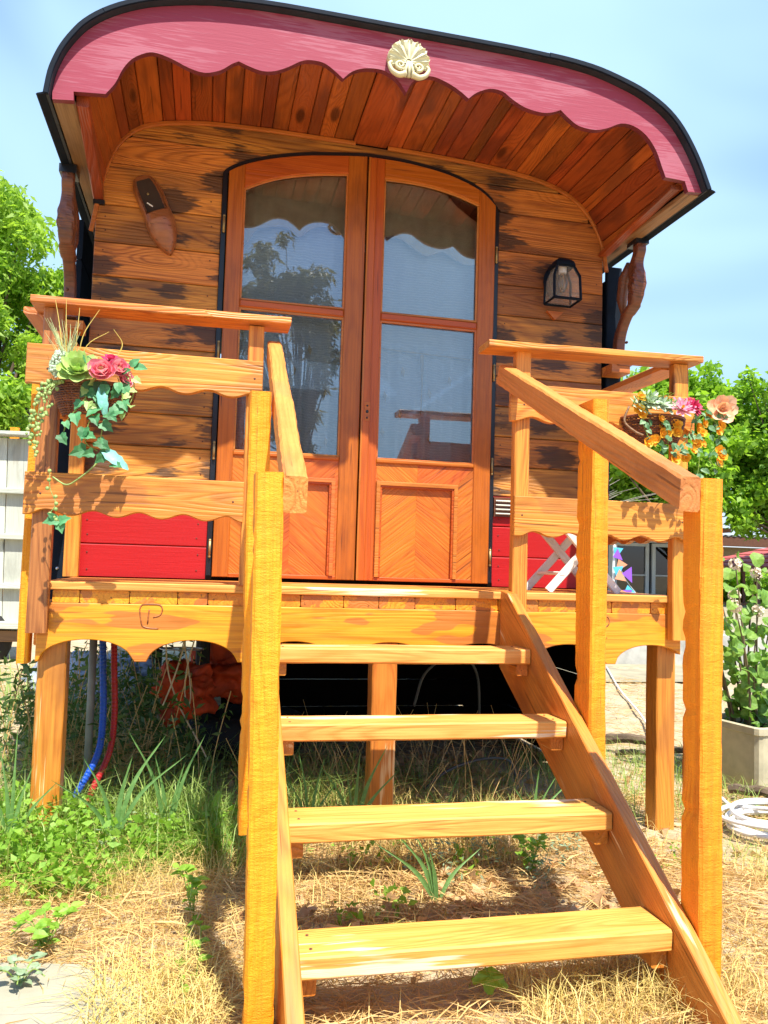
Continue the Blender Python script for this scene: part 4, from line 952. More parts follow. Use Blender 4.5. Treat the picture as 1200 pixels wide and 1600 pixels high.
trail(bL, [(-0.35, -0.21, 1.66), (-0.33, -0.235, 1.60), (-0.335, -0.24, 1.55), (-0.38, -0.24, 1.50), (-0.39, -0.24, 1.42), (-0.35, -0.245, 1.365)], 9, 0.048, IVY)
trail(bL, [(-0.32, -0.20, 1.68), (-0.295, -0.22, 1.64), (-0.30, -0.23, 1.58), (-0.33, -0.235, 1.54)], 6, 0.034, IVYP)
trail(bL, [(-0.42, -0.20, 1.64), (-0.45, -0.22, 1.60), (-0.44, -0.23, 1.55)], 4, 0.036, IVYP)
g = G()
for c, d, s in (((-0.388, -0.235, 1.63), (0, -0.2, -1), 0.052), ((-0.335, -0.225, 1.675), (0.6, -0.5, 0.2), 0.040), ((-0.30, -0.20, 1.705), (1, -0.3, -0.1), 0.050), ((-0.312, -0.20, 1.705), (0.7, -0.2, 0.7), 0.044), ((-0.44, -0.21, 1.70), (-0.6, -0.4, 0.7), 0.040), ((-0.345, -0.235, 1.64), (0.1, -0.4, -1), 0.044), ((-0.41, -0.23, 1.60), (0.4, -0.3, -1), 0.060)):
    ivy_leaf(g, c, d, (0, -1, 0.5), s, 0, False)
g.make('round_leaves', IVY, bL)
SEAG = leafmat('sea_green_leaf', (0.10, 0.42, 0.33), (0.26, 0.58, 0.48), 0.1)
def longleaf(c, d, nrm, ln, wd, mat, par):
    c = Vector(c); d = Vector(d).normalized(); nrm = Vector(nrm); nrm = (nrm - d * nrm.dot(d)).normalized(); u = d.cross(nrm); rows = []
    for i in range(9):
        f = i / 8; w2 = wd * 0.5 * (sin(pi * min(1, f * 0.9 + 0.08)) ** 0.8) * (1 + 0.18 * (i % 2)); p = c + d * (ln * f) - nrm * (0.35 * ln * (f - 0.4) ** 2) + u * (0.06 * ln * sin(f * 4))
        rows.append([p - u * w2 + nrm * w2 * 0.4, p, p + u * w2 + nrm * w2 * 0.4])
    g = G(); g.grid(rows); return g.make('hanging_leaf', mat, par, smooth=True)
longleaf((-0.385, -0.24, 1.415), (0.75, -0.2, -0.62), (0.2, -1, 0.4), 0.115, 0.040, SEAG, bL)
longleaf((-0.395, -0.235, 1.63), (0.12, -0.1, -1), (0.4, -1, 0.2), 0.115, 0.034, SEAG, bL)
g = G(); ivy_leaf(g, (-0.41, -0.215, 1.645), (0.35, -0.1, -1), (0.4, -1, 0.2), 0.085, 0, False); ivy_leaf(g, (-0.425, -0.215, 1.635), (-0.5, -0.1, -0.6), (0.1, -1, 0.2), 0.07, 0, False); g.make('dark_leaves', leafmat('dark_green_leaf', (0.02, 0.09, 0.035), (0.05, 0.14, 0.05), 0.1), bL)
# string of pearls on the far left
for x0, z1, n in ((-0.585, 1.36, 34), (-0.57, 1.44, 26), (-0.600, 1.40, 30), (-0.56, 1.52, 18)):
    P = catmull([(x0 + 0.03, -0.19, 1.635), (x0, -0.21, 1.60), (x0 - 0.015, -0.205, 1.52), (x0 - 0.022, -0.2, (1.52 + z1) / 2), (x0 - 0.02, -0.2, z1)], 6)
    g = G(); g.tube(P, 0.0012, 4)
    for i in range(n):
        p = Vector(P[int(i / n * (len(P) - 1))]); s = random.uniform(0.0045, 0.008)
        g.ell(p + Vector((random.uniform(-.012, .012), random.uniform(-.01, .004), random.uniform(-.006, .006))), (s, s * 0.6, s), 7, 5)
    g.make('pearl_string', IVYP, bL, smooth=True)
# long trailing stem with a low sprig
P = catmull([(-0.37, -0.24, 1.42), (-0.40, -0.235, 1.36), (-0.46, -0.215, 1.305), (-0.50, -0.20, 1.285), (-0.545, -0.19, 1.31)], 6)
g = G(); g.tube(P, 0.0028, 5); P2 = catmull([(-0.555, -0.19, 1.33), (-0.55, -0.195, 1.27), (-0.53, -0.195, 1.22), (-0.545, -0.195, 1.185), (-0.52, -0.2, 1.165)], 6); g.tube(P2, 0.0014, 5)
for p in P2[::3]: g.ell((p[0] + random.uniform(-.01, .01), p[1], p[2]), (0.007, 0.005, 0.007), 7, 5)
for p in catmull([(-0.40, -0.12, 1.30), (-0.36, -0.15, 1.35)], 3): pass
g.make('trailing_stem', IVYP, bL, smooth=True)
g = G()
for c, d, s in (((-0.52, -0.20, 1.165), (-0.9, -0.2, -0.2), 0.05), ((-0.515, -0.2, 1.16), (0.8, -0.3, 0.3), 0.045), ((-0.515, -0.2, 1.16), (0.3, -0.3, -0.9), 0.045), ((-0.53, -0.2, 1.17), (-0.5, -0.2, 0.4), 0.03)): ivy_leaf(g, c, d, (0, -1, 0.5), s)
g.make('ivy_sprig', IVY, bL)
# ornamental grass
g = G()
for i in range(46):
    x = -0.515 + random.uniform(-.012, .012); a = random.uniform(-0.5, 0.28); hh = random.uniform(0.10, 0.21)
    g.tube([(x, -0.17, 1.66), (x + a * 0.05, -0.17 + random.uniform(-.02, .01), 1.66 + hh * 0.5), (x + a * 0.16, -0.18 + random.uniform(-.03, .03), 1.66 + hh)], [0.0018, 0.0014, 0.0005], 4)
g.make('ornamental_grass', leafmat('pale_grass', (0.42, 0.50, 0.22), (0.60, 0.66, 0.36), 0.2), bL)
g = G()
for pts in ([(-0.49, -0.17, 1.67), (-0.475, -0.18, 1.80), (-0.425, -0.18, 1.90)], [(-0.485, -0.17, 1.67), (-0.46, -0.18, 1.77), (-0.39, -0.18, 1.825)], [(-0.36, -0.17, 1.74), (-0.345, -0.17, 1.79), (-0.375, -0.18, 1.835)], [(-0.53, -0.17, 1.67), (-0.55, -0.18, 1.82), (-0.57, -0.18, 1.92)], [(-0.525, -0.17, 1.67), (-0.53, -0.18, 1.80), (-0.535, -0.18, 1.925)], [(-0.50, -0.17, 1.67), (-0.495, -0.18, 1.78), (-0.49, -0.18, 1.90)]):
    P = catmull(pts, 5); g.tube(P, list(np.linspace(0.0026, 0.0008, len(P))), 5)
g.make('yellow_blades', leafmat('yellow_blade', (0.62, 0.46, 0.08), (0.72, 0.58, 0.16), 0.2), bL)
# ---- right
bR = basket('flower_basket', 'half-round wicker basket of orange blossoms, crimson dahlias and a peach bloom on the right railing', 1.600, 1.865, 1.672, 'flower baskets on the porch railings')
for c in ((1.655, -0.215, 1.715), (1.70, -0.215, 1.71), (1.62, -0.20, 1.70), (1.745, -0.205, 1.705), (1.665, -0.19, 1.735)):
    rosette(c, (random.uniform(-.3, .3), -0.8, 0.6), [(9, 0.050, 0.017, 0.1, 0.3, 0), (8, 0.040, 0.015, 0.5, 0.4, 0), (6, 0.026, 0.012, 0.9, 0.3, 0)], SUCCW, 'grey_rosette', bR)
g = G()
for i in range(26):
    a = random.uniform(-0.9, 0.9); x = random.uniform(1.58, 1.76)
    g.tube([(x, -0.2, 1.70), (x + a * 0.03, -0.22, 1.745 + random.uniform(-.02, .02)), (x + a * 0.10, -0.23, 1.745 + random.uniform(-.05, .02))], [0.002, 0.0018, 0.0006], 4)
g.make('fine_blades', LF_WEED, bR)
rosette((1.790, -0.225, 1.700), (-0.1, -0.9, 0.55), [(13, 0.056, 0.017, 0.1, 0.3, 0), (11, 0.042, 0.014, 0.45, 0.3, 0), (8, 0.015, 0.010, 1.0, 0.3, 1)], [leafmat('pink_dahlia', (0.75, 0.12, 0.28), (0.85, 0.45, 0.50), 0.2), MARI], 'dahlia', bR)
rosette((1.842, -0.215, 1.712), (0.4, -0.8, 0.5), [(13, 0.050, 0.018, 0.0, 0.4, 0), (11, 0.042, 0.016, 0.35, 0.4, 0), (9, 0.030, 0.014, 0.8, 0.4, 0)], CRIM, 'dahlia', bR, )
rosette((1.985, -0.200, 1.715), (-0.35, -0.9, 0.1), [(6, 0.068, 0.060, 0.15, 0.5, 0), (5, 0.044, 0.042, 0.6, 0.6, 0), (5, 0.022, 0.022, 1.0, 0.4, 0)], PEACH, 'peach_bloom', bR)
def U(px, py):  # blossom positions listed as railing-plane offsets
    return None
BL = [(1.622, 1.670), (1.700, 1.655), (1.722, 1.635), (1.712, 1.600), (1.740, 1.605), (1.780, 1.640), (1.786, 1.610), (1.672, 1.568), (1.690, 1.575), (1.650, 1.560), (1.768, 1.500), (1.874, 1.640), (1.890, 1.612), (1.905, 1.655), (1.960, 1.625), (1.975, 1.648), (1.935, 1.690), (1.870, 1.565), (1.895, 1.570), (1.845, 1.540), (1.850, 1.585), (1.828, 1.510), (1.980, 1.520), (1.968, 1.545), (1.958, 1.495), (1.890, 1.415), (1.868, 1.405), (1.838, 1.225), (1.615, 1.735), (1.61, 1.69)]
for x, z in BL:
    rosette((x, -0.205 + random.uniform(-.012, .012), z), (random.uniform(-.6, .6), -1, random.uniform(-.1, .5)), [(5, 0.024, 0.026, 0.15, 0.5, 0), (4, 0.015, 0.017, 0.6, 0.5, 0)], MARI, 'orange_blossom', bR)
for pts, n in (([(1.66, -0.2, 1.68), (1.63, -0.21, 1.64), (1.66, -0.21, 1.57), (1.69, -0.21, 1.54)], 9), ([(1.72, -0.2, 1.67), (1.73, -0.22, 1.61), (1.735, -0.22, 1.56)], 8), ([(1.86, -0.2, 1.68), (1.83, -0.21, 1.60), (1.79, -0.21, 1.55), (1.77, -0.21, 1.52)], 12), ([(1.86, -0.2, 1.69), (1.90, -0.21, 1.63), (1.88, -0.21, 1.54), (1.875, -0.21, 1.47), (1.86, -0.21, 1.41)], 16), ([(1.90, -0.2, 1.68), (1.96, -0.2, 1.66), (1.97, -0.2, 1.58), (1.93, -0.2, 1.52), (1.95, -0.2, 1.48)], 12), ([(1.88, -0.2, 1.68), (1.94, -0.2, 1.70), (1.97, -0.2, 1.69)], 6), ([(1.75, -0.2, 1.55), (1.72, -0.2, 1.53), (1.70, -0.2, 1.50)], 6)):
    trail(bR, pts, n, 0.030, leafmat('trail_leaf', (0.03, 0.13, 0.03), (0.20, 0.34, 0.16), 0.15) if 'trail_leaf' not in bpy.data.materials else bpy.data.materials['trail_leaf'], lobes=False, spread=0.022, name='leafy_trail')
g = G(); P = catmull([(1.575, -0.2, 1.70), (1.555, -0.2, 1.64), (1.59, -0.215, 1.60), (1.625, -0.22, 1.585)], 6); g.tube(P, 0.005, 6); g.make('handle', WEATH, bR, smooth=True)

# ================================================================== FOLDING STOOL
fs = thing('folding_stool', 'white painted folding stool with crossed legs standing on the porch behind the right railing', 'stool', (1.56, 0.28, H))
for y, dx in ((0.15, 0.0), (0.40, 0.0)):
    beam('leg', STOOL, fs, (1.400, y, H + 0.004), (1.700, y, 1.285), 0.016, 0.036, (0, 0, 1))
    beam('leg', STOOL, fs, (1.715, y - 0.017, H + 0.004), (1.415, y - 0.017, 1.285), 0.016, 0.036, (0, 0, 1))
for x, z in ((1.655, 1.035), (1.46, 1.035)): beam('rung', STOOL, fs, (x, 0.14, z), (x, 0.395, z), 0.022, 0.016)
for k in range(6): beam('seat_slat', STOOL, fs, (1.40 + k * 0.064, 0.10, 1.298), (1.40 + k * 0.064, 0.45, 1.298), 0.05, 0.014)

# ================================================================== UNDER THE WAGON
def corr(pts, r_, mat, name, label, cat_):
    P = catmull(pts, 26); rr = [r_ * (1.0 if i % 2 else 0.88) for i in range(len(P))]
    g = G(); g.tube(P, rr, 12); return tag(g.make(name, mat, smooth=False), label, cat_)
corr([(-0.415, 0.30, 0.80), (-0.405, 0.30, 0.62), (-0.395, 0.30, 0.42), (-0.405, 0.27, 0.28), (-0.47, 0.22, 0.14), (-0.50, 0.20, 0.02)], 0.014, BPLASTIC, 'conduit', 'blue corrugated conduit curving down under the left of the porch', 'conduit')
corr([(-0.375, 0.33, 0.80), (-0.366, 0.33, 0.62), (-0.355, 0.33, 0.42), (-0.365, 0.30, 0.28), (-0.42, 0.25, 0.14), (-0.46, 0.23, 0.02)], 0.013, RPLASTIC, 'conduit', 'dark red corrugated conduit strapped behind the blue one', 'conduit')
g = G(); g.tube([(-0.45, 0.34, 0.82), (-0.447, 0.34, 0.05)], 0.015, 12); tag(g.make('drain_pipe', GPLASTIC, smooth=True), 'straight grey plastic pipe left of the blue conduit under the porch', 'pipe')
g = G()
for k in range(3):
    P = []
    for i in range(16):
        f = i / 15; P.append((-0.13 + 0.05 * sin(f * 5 + k * 2) + 0.12 * f * f * (k != 1), 0.55, 0.80 - (0.38 + 0.22 * (k == 2)) * sin(f * pi * (0.92 if k < 2 else 0.5)) ))
    g.tube(P, 0.0035, 5)
tag(g.make('loose_string', ROPE), 'pale loops of string hanging under the porch by the orange cloth', 'string')
from mathutils import noise as mnoise
def blob(name, mat, c, r_, label, cat_, amp=0.25, seed=1, fr=3.0, nu=64, nv=36):
    g = G(); rows = []; off = Vector((seed * 3.7, seed * 1.3, seed))
    for i in range(nv + 1):
        a = -pi / 2 + pi * i / nv; row = []
        for k in range(nu):
            b_ = 2 * pi * k / nu; p = Vector((cos(a) * cos(b_), cos(a) * sin(b_), sin(a)))
            n_1 = mnoise.noise(p * fr * 0.45 + off); n_2 = 1 - abs(mnoise.noise(p * fr + off)) * 2; n_3 = 1 - abs(mnoise.noise(p * fr * 2.3 + off)) * 2
            s = 1 + amp * (n_1 * 0.9 + 0.30 * (n_2 - 0.5) + 0.14 * (n_3 - 0.5))
            row.append(Vector((c[0] + p.x * r_[0] * s, c[1] + p.y * r_[1] * s, max(0.005, c[2] + p.z * r_[2] * s))))
        rows.append(row)
    g.grid(rows, 0, True); return tag(g.make(name, mat, smooth=True), label, cat_)
blob('crumpled_sack', ORANGE, (-0.10, 0.90, 0.42), (0.13, 0.12, 0.11), 'small crumpled bright orange sack hanging below the second porch arch', 'sack', 1.0, 3, 3.2)
blob('tarpaulin', ORANGE, (0.09, 1.28, 0.47), (0.22, 0.16, 0.14), 'large dull orange tarpaulin folded in the dark under the caravan', 'tarpaulin', 0.8, 5, 3)
g = G(); ring = [(0.22 + cos(2 * pi * i / 30) * 0.24, 1.30 + sin(2 * pi * i / 30) * 0.24, 0.16) for i in range(31)]; g.tube(ring, 0.10, 12, cap=False)
tag(g.make('old_tyre', RUBBER, smooth=True), 'black tyre lying under the orange tarpaulin', 'tyre')
g = G(); ring = [(-0.12 + cos(2 * pi * i / 30) * 0.10, 0.95 + sin(2 * pi * i / 30) * 0.06, 0.62) for i in range(31)]; g.tube(ring, 0.004, 6, cap=False)
tag(g.make('wire_hoop', STEEL, smooth=True), 'thin grey wire hoop hanging behind the string loops', 'hoop')
blob('netting_heap', NET, (-0.72, 2.9, 0.17), (0.42, 0.3, 0.20), 'heap of bluish white netting behind the conduits', 'netting', 0.5, 9, 6)
def cable(pts, r_, mat, name, label, cat_):
    g = G(); g.tube(catmull(pts, 8), r_, 6); return tag(g.make(name, mat, smooth=True), label, cat_)
cable([(1.02, 0.9, 0.35), (1.08, 0.9, 0.52), (1.25, 0.95, 0.60), (1.38, 1.0, 0.50), (1.42, 1.05, 0.2)], 0.007, DHOSE, 'grey_hose', 'grey hose arching in the dark behind the third tread', 'hose')
cable([(1.00, 0.6, 0.02), (1.12, 0.62, 0.10), (1.30, 0.66, 0.14), (1.45, 0.70, 0.12), (1.5, 0.72, 0.02)], 0.007, DHOSE, 'grey_hose', 'grey hose lying on the ground in the shade beside the right stringer', 'hose')
cable([(4.30, 5.19, 0.02), (3.6, 3.6, 0.02), (3.13, 2.42, 0.02), (2.79, 1.67, 0.02), (2.60, 1.30, 0.02)], 0.008, WPLASTIC, 'white_cable', 'white cable running over the gravel towards the right porch leg', 'cable')

# ================================================================== RIGHT SIDE OBJECTS
pl = thing('concrete_planter', 'square beige concrete planter at the right edge by the hose', 'planter', (2.73, 0.5, 0))
cs = [(2.565, 0.350), (2.95, 0.44), (2.90, 0.76), (2.66, 0.80), ]
cs = [(2.565, 0.345), (2.93, 0.42), (2.86, 0.80), (2.50, 0.72)]
g = G(); rows = []
cc = Vector((sum(p[0] for p in cs) / 4, sum(p[1] for p in cs) / 4, 0))
def ringp(s, z):
    out = []
    for i in range(4):
        a = Vector((*cs[i - 1], 0)); b_ = Vector((*cs[i], 0)); c = Vector((*cs[(i + 1) % 4], 0))
        for t in (0, 0.5, 1):
            p = b_ + (a - b_).normalized() * 0.03 * (1 - t) + (c - b_).normalized() * 0.03 * t
            if t == 0.5: p = b_ + ((a - b_).normalized() + (c - b_).normalized()) * 0.009
            out.append(cc + (p - cc) * s + Vector((0, 0, z)))
    return out
for s, z in ((0.90, 0.0), (0.99, 0.29), (1.03, 0.295), (1.03, 0.325), (0.99, 0.33), (0.90, 0.328), (0.88, 0.27)): rows.append(ringp(s, z))
g.grid(rows, 0, True); g.make('planter_body', CONC, pl)
g = G(); g.add(ringp(0.89, 0.285), [tuple(range(12))]); g.make('soil', DARKW, pl)
gp_ = thing('potted_geranium', 'tall leafy geranium with pale pink flower heads growing in the concrete planter', 'plant', (2.70, 0.57, 0.28))
g = G(); LV = []; heads = []
for i in range(15):
    a = random.uniform(0, 6.28); r_ = random.uniform(0.02, 0.14); bx, by = 2.70 + cos(a) * r_ * 0.7, 0.57 + sin(a) * r_ * 0.7
    hh = random.uniform(0.5, 0.92); tx, ty = bx + cos(a) * r_ * 1.5 + random.uniform(-.06, .06), by + sin(a) * r_ * 1.5
    P = catmull([(bx, by, 0.28), ((bx + tx) / 2 + random.uniform(-.03, .03), (by + ty) / 2, 0.28 + hh * 0.5), (tx, ty, 0.28 + hh)], 5)
    g.tube(P, list(np.linspace(0.007, 0.003, len(P))), 5)
    for j in range(15):
        p = Vector(P[min(len(P) - 1, int(len(P) * (0.08 + 0.92 * j / 15)))]); LV.append(p + Vector((random.uniform(-.07, .07), random.uniform(-.07, .05), random.uniform(-.03, .03))))
    heads.append(Vector((tx, ty, 0.28 + hh)))
g.make('stems', plain('plant_stem', (0.16, 0.12, 0.06), 0.7), gp_)
g = G()
for p in LV:
    d = Vector((random.uniform(-1, 1), random.uniform(-1, 0.3), random.uniform(-0.5, 0.5))).normalized(); nrm = Vector((random.uniform(-.5, .5), -0.6, random.uniform(0.3, 1))); s = random.uniform(0.018, 0.044)
    u = d.cross(nrm).normalized(); nn = u.cross(d); n = 12
    vs = [p + d * (s * 0.8)] + [p + d * (s * 0.8) + (d * cos(2 * pi * k / n) + u * sin(2 * pi * k / n)) * s * (1 + 0.10 * (k % 2)) + nn * 0.012 * sin(2 * pi * k / n * 2) for k in range(n)]
    g.add(vs, [(0, k + 1, (k + 1) % n + 1) for k in range(n)])
g.make('geranium_leaves', leafmat('geranium_leaf', (0.09, 0.22, 0.02), (0.26, 0.42, 0.07), 0.35), gp_)
for p in heads[:9]:
    g = G()
    for i in range(26):
        q = Vector((random.gauss(0, 1), random.gauss(0, 1), random.gauss(0, 1))).normalized()
        g.grid(petal_rows(p + q * 0.022, q, random.uniform(0, 6), 0.018, 0.016, 0.2, 0.3, 2, 2)); g.grid(petal_rows(p + q * 0.022, q, random.uniform(0, 6), 0.018, 0.016, 0.2, 0.3, 2, 2))
    g.make('flower_head', PINKF, gp_)
# hose coil
hc = thing('hose_coil', 'coil of white hose with a blue connector lying on the dry grass beside the planter', 'hose', (2.30, -0.12, 0))
g = G(); P = []
for i in range(230):
    a = i * 0.135; k = a / (2 * pi); r_ = 0.165 + 0.022 * sin(k * 2.3) + 0.004 * k
    P.append((2.34 + cos(a) * r_ * 1.25 + 0.012 * sin(k * 3), -0.10 + sin(a) * r_ * 1.0 + 0.01 * cos(k * 4), 0.018 + 0.013 * k + 0.008 * sin(a * 1.7)))
P += [(2.24, 0.10, 0.05), (2.30, 0.25, 0.04), (2.36, 0.40, 0.02)]
g.tube(P, 0.0095, 8); g.make('hose', WPLASTIC, hc, smooth=True)
g = G(); g.tube([(2.14, -0.30, 0.03), (2.22, -0.315, 0.032), (2.30, -0.31, 0.035)], 0.014, 10); g.make('connector', BPLASTIC, hc, smooth=True)
# logs and branches
def branch(name, pts, r0, r1, label, mat=BARK, cat_='branch'):
    P = catmull(pts, 6); g = G(); rr = [r0 + (r1 - r0) * i / (len(P) - 1) + random.uniform(-.003, .003) for i in range(len(P))]
    P = [(p[0] + random.uniform(-.005, .005), p[1], p[2] + random.uniform(-.004, .004)) for p in P]; g.tube(P, rr, 8); return tag(g.make(name, mat), label, cat_)
branch('fallen_branch', [(2.30, 1.45, 0.05), (2.48, 1.32, 0.08), (2.62, 1.22, 0.05), (2.78, 1.10, 0.04)], 0.030, 0.018, 'dark twisted fallen branch left of the right porch leg')
branch('fallen_branch', [(2.28, 1.20, 0.03), (2.40, 1.12, 0.05), (2.56, 1.15, 0.03)], 0.018, 0.010, 'thinner bent branch lying under the dark twisted one')
branch('log', [(2.42, 0.36, 0.05), (2.52, 0.22, 0.07), (2.62, 0.13, 0.05), (2.66, 0.04, 0.03)], 0.022, 0.034, 'short grey knotty log at the foot of the planter', BARK, 'log')
# dead shrub twigs behind right railing
g = G()
for i in range(20):
    a = random.uniform(0.15, 1.15); b_ = random.uniform(-0.4, 0.4); ln = random.uniform(0.35, 1.05); x0, y0, z0 = 4.42, 6.0, 1.78
    P = catmull([(x0 + random.uniform(-.04, .04), y0, z0 - 0.12), (x0 + cos(a) * ln * 0.5, y0 + b_ * 0.3, z0 + sin(a) * ln * 0.28), (x0 + cos(a) * ln + random.uniform(-.1, .1), y0 + b_, z0 + sin(a) * ln * 0.5 + random.uniform(-.05, .05))], 4)
    g.tube(P, list(np.linspace(0.006, 0.002, len(P))), 5)
g.tube([(4.30, 6.0, 0), (4.36, 6.0, 0.8), (4.42, 6.0, 1.7)], 0.016, 7)
tag(g.make('bare_shrub', DEADB), 'bare bleached shrub behind the lower right railing board', 'shrub')

# ================================================================== LEFT CART
ct = thing('white_timber_cart', 'old white painted timber cart with battens at the far left behind the porch', 'cart', (-2.2, 5.2, 0))
for k in range(5): beam('cart_board', CARTW, ct, (-1.70 - k * 0.235, 5.0, 0.40), (-1.74 - k * 0.235, 5.0, 2.12), 0.23, 0.03, (0, -1, 0), n=6, jit=0.002)
for z in (1.63, 1.21, 0.76): beam('cart_batten', CARTW, ct, (-2.75, 4.955, z), (-1.585, 4.955, z), 0.07, 0.05)
beam('cart_cap', CARTW, ct, (-2.75, 4.94, 2.13), (-1.60, 4.94, 2.16), 0.16, 0.035)
beam('cart_sill', CARTW, ct, (-2.75, 4.92, 0.41), (-1.56, 4.92, 0.41), 0.20, 0.06)
beam('cart_bed', WEATH, ct, (-2.75, 4.99, 0.31), (-1.58, 4.99, 0.31), 0.2, 0.10)
beam('cart_post', POST, ct, (-1.83, 5.12, 0.1), (-1.83, 5.12, 2.24), 0.08, 0.05, (0, -1, 0))
g = G(); g.tube([(-2.02 + cos(2 * pi * i / 24) * 0.23, 5.02, 0.27 + sin(2 * pi * i / 24) * 0.23) for i in range(25)], 0.07, 10, cap=False); g.ell((-2.02, 5.0, 0.27), (0.16, 0.05, 0.16), 14, 8); g.make('wheel', RUBBER, ct, smooth=True)

# ================================================================== BACKGROUND RIGHT
wh = thing('white_house', 'white building with wide glazed doors in the distance behind the right railing', 'house', (17, 25, 0))
HW = plain('white_render', (0.62, 0.60, 0.55), 0.8, var=0.08, sc=1); DG = glass('house_glass', 1.6, (0.25, 0.28, 0.28), 0.0)
g = G(); g.box((16.4, 28, 1.2), (6.0, 5.9, 2.4)); g.make('interior', plain('dark_room', (0.05, 0.05, 0.05), 0.9), wh)
g = G(); g.box((13.8, 25, 1.35), (2.0, 0.15, 2.7)); g.make('wall', HW, wh)
g = G(); g.box((18.1, 25, 1.35), (0.5, 0.15, 2.7)); g.make('wall', HW, wh)
g = G(); g.box((16.3, 25, 2.48), (3.1, 0.15, 0.50)); g.make('lintel', HW, wh)
g = G(); g.box((16, 27.6, 2.80), (7.0, 6, 0.16)); g.make('roof', plain('house_roof', (0.30, 0.12, 0.06), 0.8), wh)
for a, b_ in ((14.8, 16.25), (16.38, 17.85)):
    g = G(); 
    for x in (a + 0.07, b_ - 0.07): g.box((x, 24.95, 1.1), (0.14, 0.1, 2.2))
    for z in (0.08, 2.14): g.box(((a + b_) / 2, 24.95, z), (b_ - a - 0.29, 0.09, 0.13))
    g.box(((a + b_) / 2, 24.95, 1.0), (b_ - a - 0.29, 0.07, 0.05))
    d_ = g.make('glazed_door', HW, wh)
    g = G(); g.box(((a + b_) / 2, 24.97, 1.1), (b_ - a - 0.28, 0.01, 2.0)); g.make('pane', DG, d_)
br = thing('brown_shed', 'long brown shed with corrugated roof far off above the planter', 'shed', (22, 30, 0))
g = G(); g.box((23.6, 33, 1.2), (6.5, 5, 2.4)); g.make('wall', plain('tan_render', (0.42, 0.30, 0.17), 0.9), br)
g = G(); g.box((23.6, 30.2, 2.65), (7.0, 0.5, 0.42)); g.make('eave', plain('brown_eave', (0.12, 0.045, 0.02), 0.8), br)
g = G(); rows = [[], []]
for k in range(90):
    x = 20.0 + k * 0.08; z = 2.90 + 0.035 * sin(k * pi / 2); rows[0].append(Vector((x, 29.9, z))); rows[1].append(Vector((x, 34, z + 0.22)))
g.grid(rows); g.make('corrugated_roof', GPLASTIC, br)
gz = thing('red_roofed_gazebo', 'open gazebo with a hipped red tiled roof beyond the planter', 'gazebo', (22.4, 25, 0))
RT = plain('red_tiles', (0.58, 0.10, 0.08), 0.7, var=0.2, sc=4)
for k in range(6):
    f0, f1 = k / 6, (k + 1) / 6
    def rp_(f, dz=0): s = 1 - f; return [Vector((22.6 - 3.3 * s - 0.25, 25 - 2.2 * s, 1.45 + f * 1.0 + dz)), Vector((22.6 + 3.3 * s + 0.25, 25 - 2.2 * s, 1.45 + f * 1.0 + dz)), Vector((22.6 + 3.3 * s + 0.25, 25 + 2.2 * s, 1.45 + f * 1.0 + dz)), Vector((22.6 - 3.3 * s - 0.25, 25 + 2.2 * s, 1.45 + f * 1.0 + dz))]
    g = G(); g.grid([rp_(f0, 0.0), rp_(f1, -0.03)], 0, True); g.make('tile_course', RT, gz)
for x in (19.6, 21.6, 23.6, 25.6):
    for y in (23.2, 26.8): beam('gazebo_post', CARV, gz, (x, y, 0), (x, y, 1.5), 0.14, 0.14, (0, -1, 0))
g = G()
for k in range(9): g.box((19.6 + k * 0.75, 23.1, 1.40), (0.75, 0.1, 0.12))
g.make('gazebo_beam', CARV, gz)
lw = tag((lambda g: (g.box((5.2, 5.75, 0.17), (3.9, 0.30, 0.34)), g.make('low_white_wall', plain('limewashed_wall', (0.47, 0.46, 0.41), 0.85, var=0.2, sc=4, bs=0.4)))[1])(G()), 'low white wall edging the gravel behind the right porch leg', 'wall')
# bunting
bt = thing('bunting', 'string of turquoise, peach and purple triangular flags hanging behind the right railing', 'bunting', (6.55, 9, 0.7))
FC = [plain('turquoise_flag', (0.10, 0.55, 0.75), 0.8, var=0.03), plain('peach_flag', (0.80, 0.33, 0.18), 0.8, var=0.03), plain('purple_flag', (0.28, 0.09, 0.62), 0.8, var=0.03)]
path = catmull([(6.42, 9, 1.50), (6.46, 9, 1.30), (6.52, 9, 1.10), (6.62, 9, 0.92), (6.78, 9, 0.74)], 5)
g = G(); g.tube(path, 0.004, 5); g.tube(catmull([(6.42, 9, 1.5), (6.37, 9, 1.2), (6.38, 9, 0.9), (6.45, 9, 0.7)], 5), 0.004, 5); g.tube([(6.40, 9.02, 0), (6.40, 9.02, 1.53)], 0.02, 6); g.make('cord', WPLASTIC, bt)
for i, (x, z, s, c, r0) in enumerate([(6.44, 1.46, 0.17, 0, 0.2), (6.42, 1.30, 0.16, 2, -0.9), (6.52, 1.27, 0.18, 1, 0.6), (6.42, 1.14, 0.18, 0, 0.0), (6.58, 1.04, 0.20, 2, -0.5), (6.44, 0.95, 0.18, 1, -1.0), (6.66, 0.86, 0.19, 0, 0.8), (6.56, 0.78, 0.17, 2, 0.1), (6.47, 0.80, 0.14, 1, 0.5)]):
    P = [Vector((0, 0, 0)), Vector((s, 0, 0.02)), Vector((s * 0.5, 0.03, -s * 1.1))]; Mr = Matrix.Rotation(r0, 3, 'Y')
    g = G(); q = [Mr @ p + Vector((x - s * 0.4, 8.98 - 0.012 * i, z)) for p in P]; g.add(q + [p + Vector((0, 0.004, 0)) for p in q], [(0, 1, 2), (3, 5, 4), (0, 3, 4, 1), (1, 4, 5, 2), (2, 5, 3, 0)]); g.make('flag', FC[c], bt)

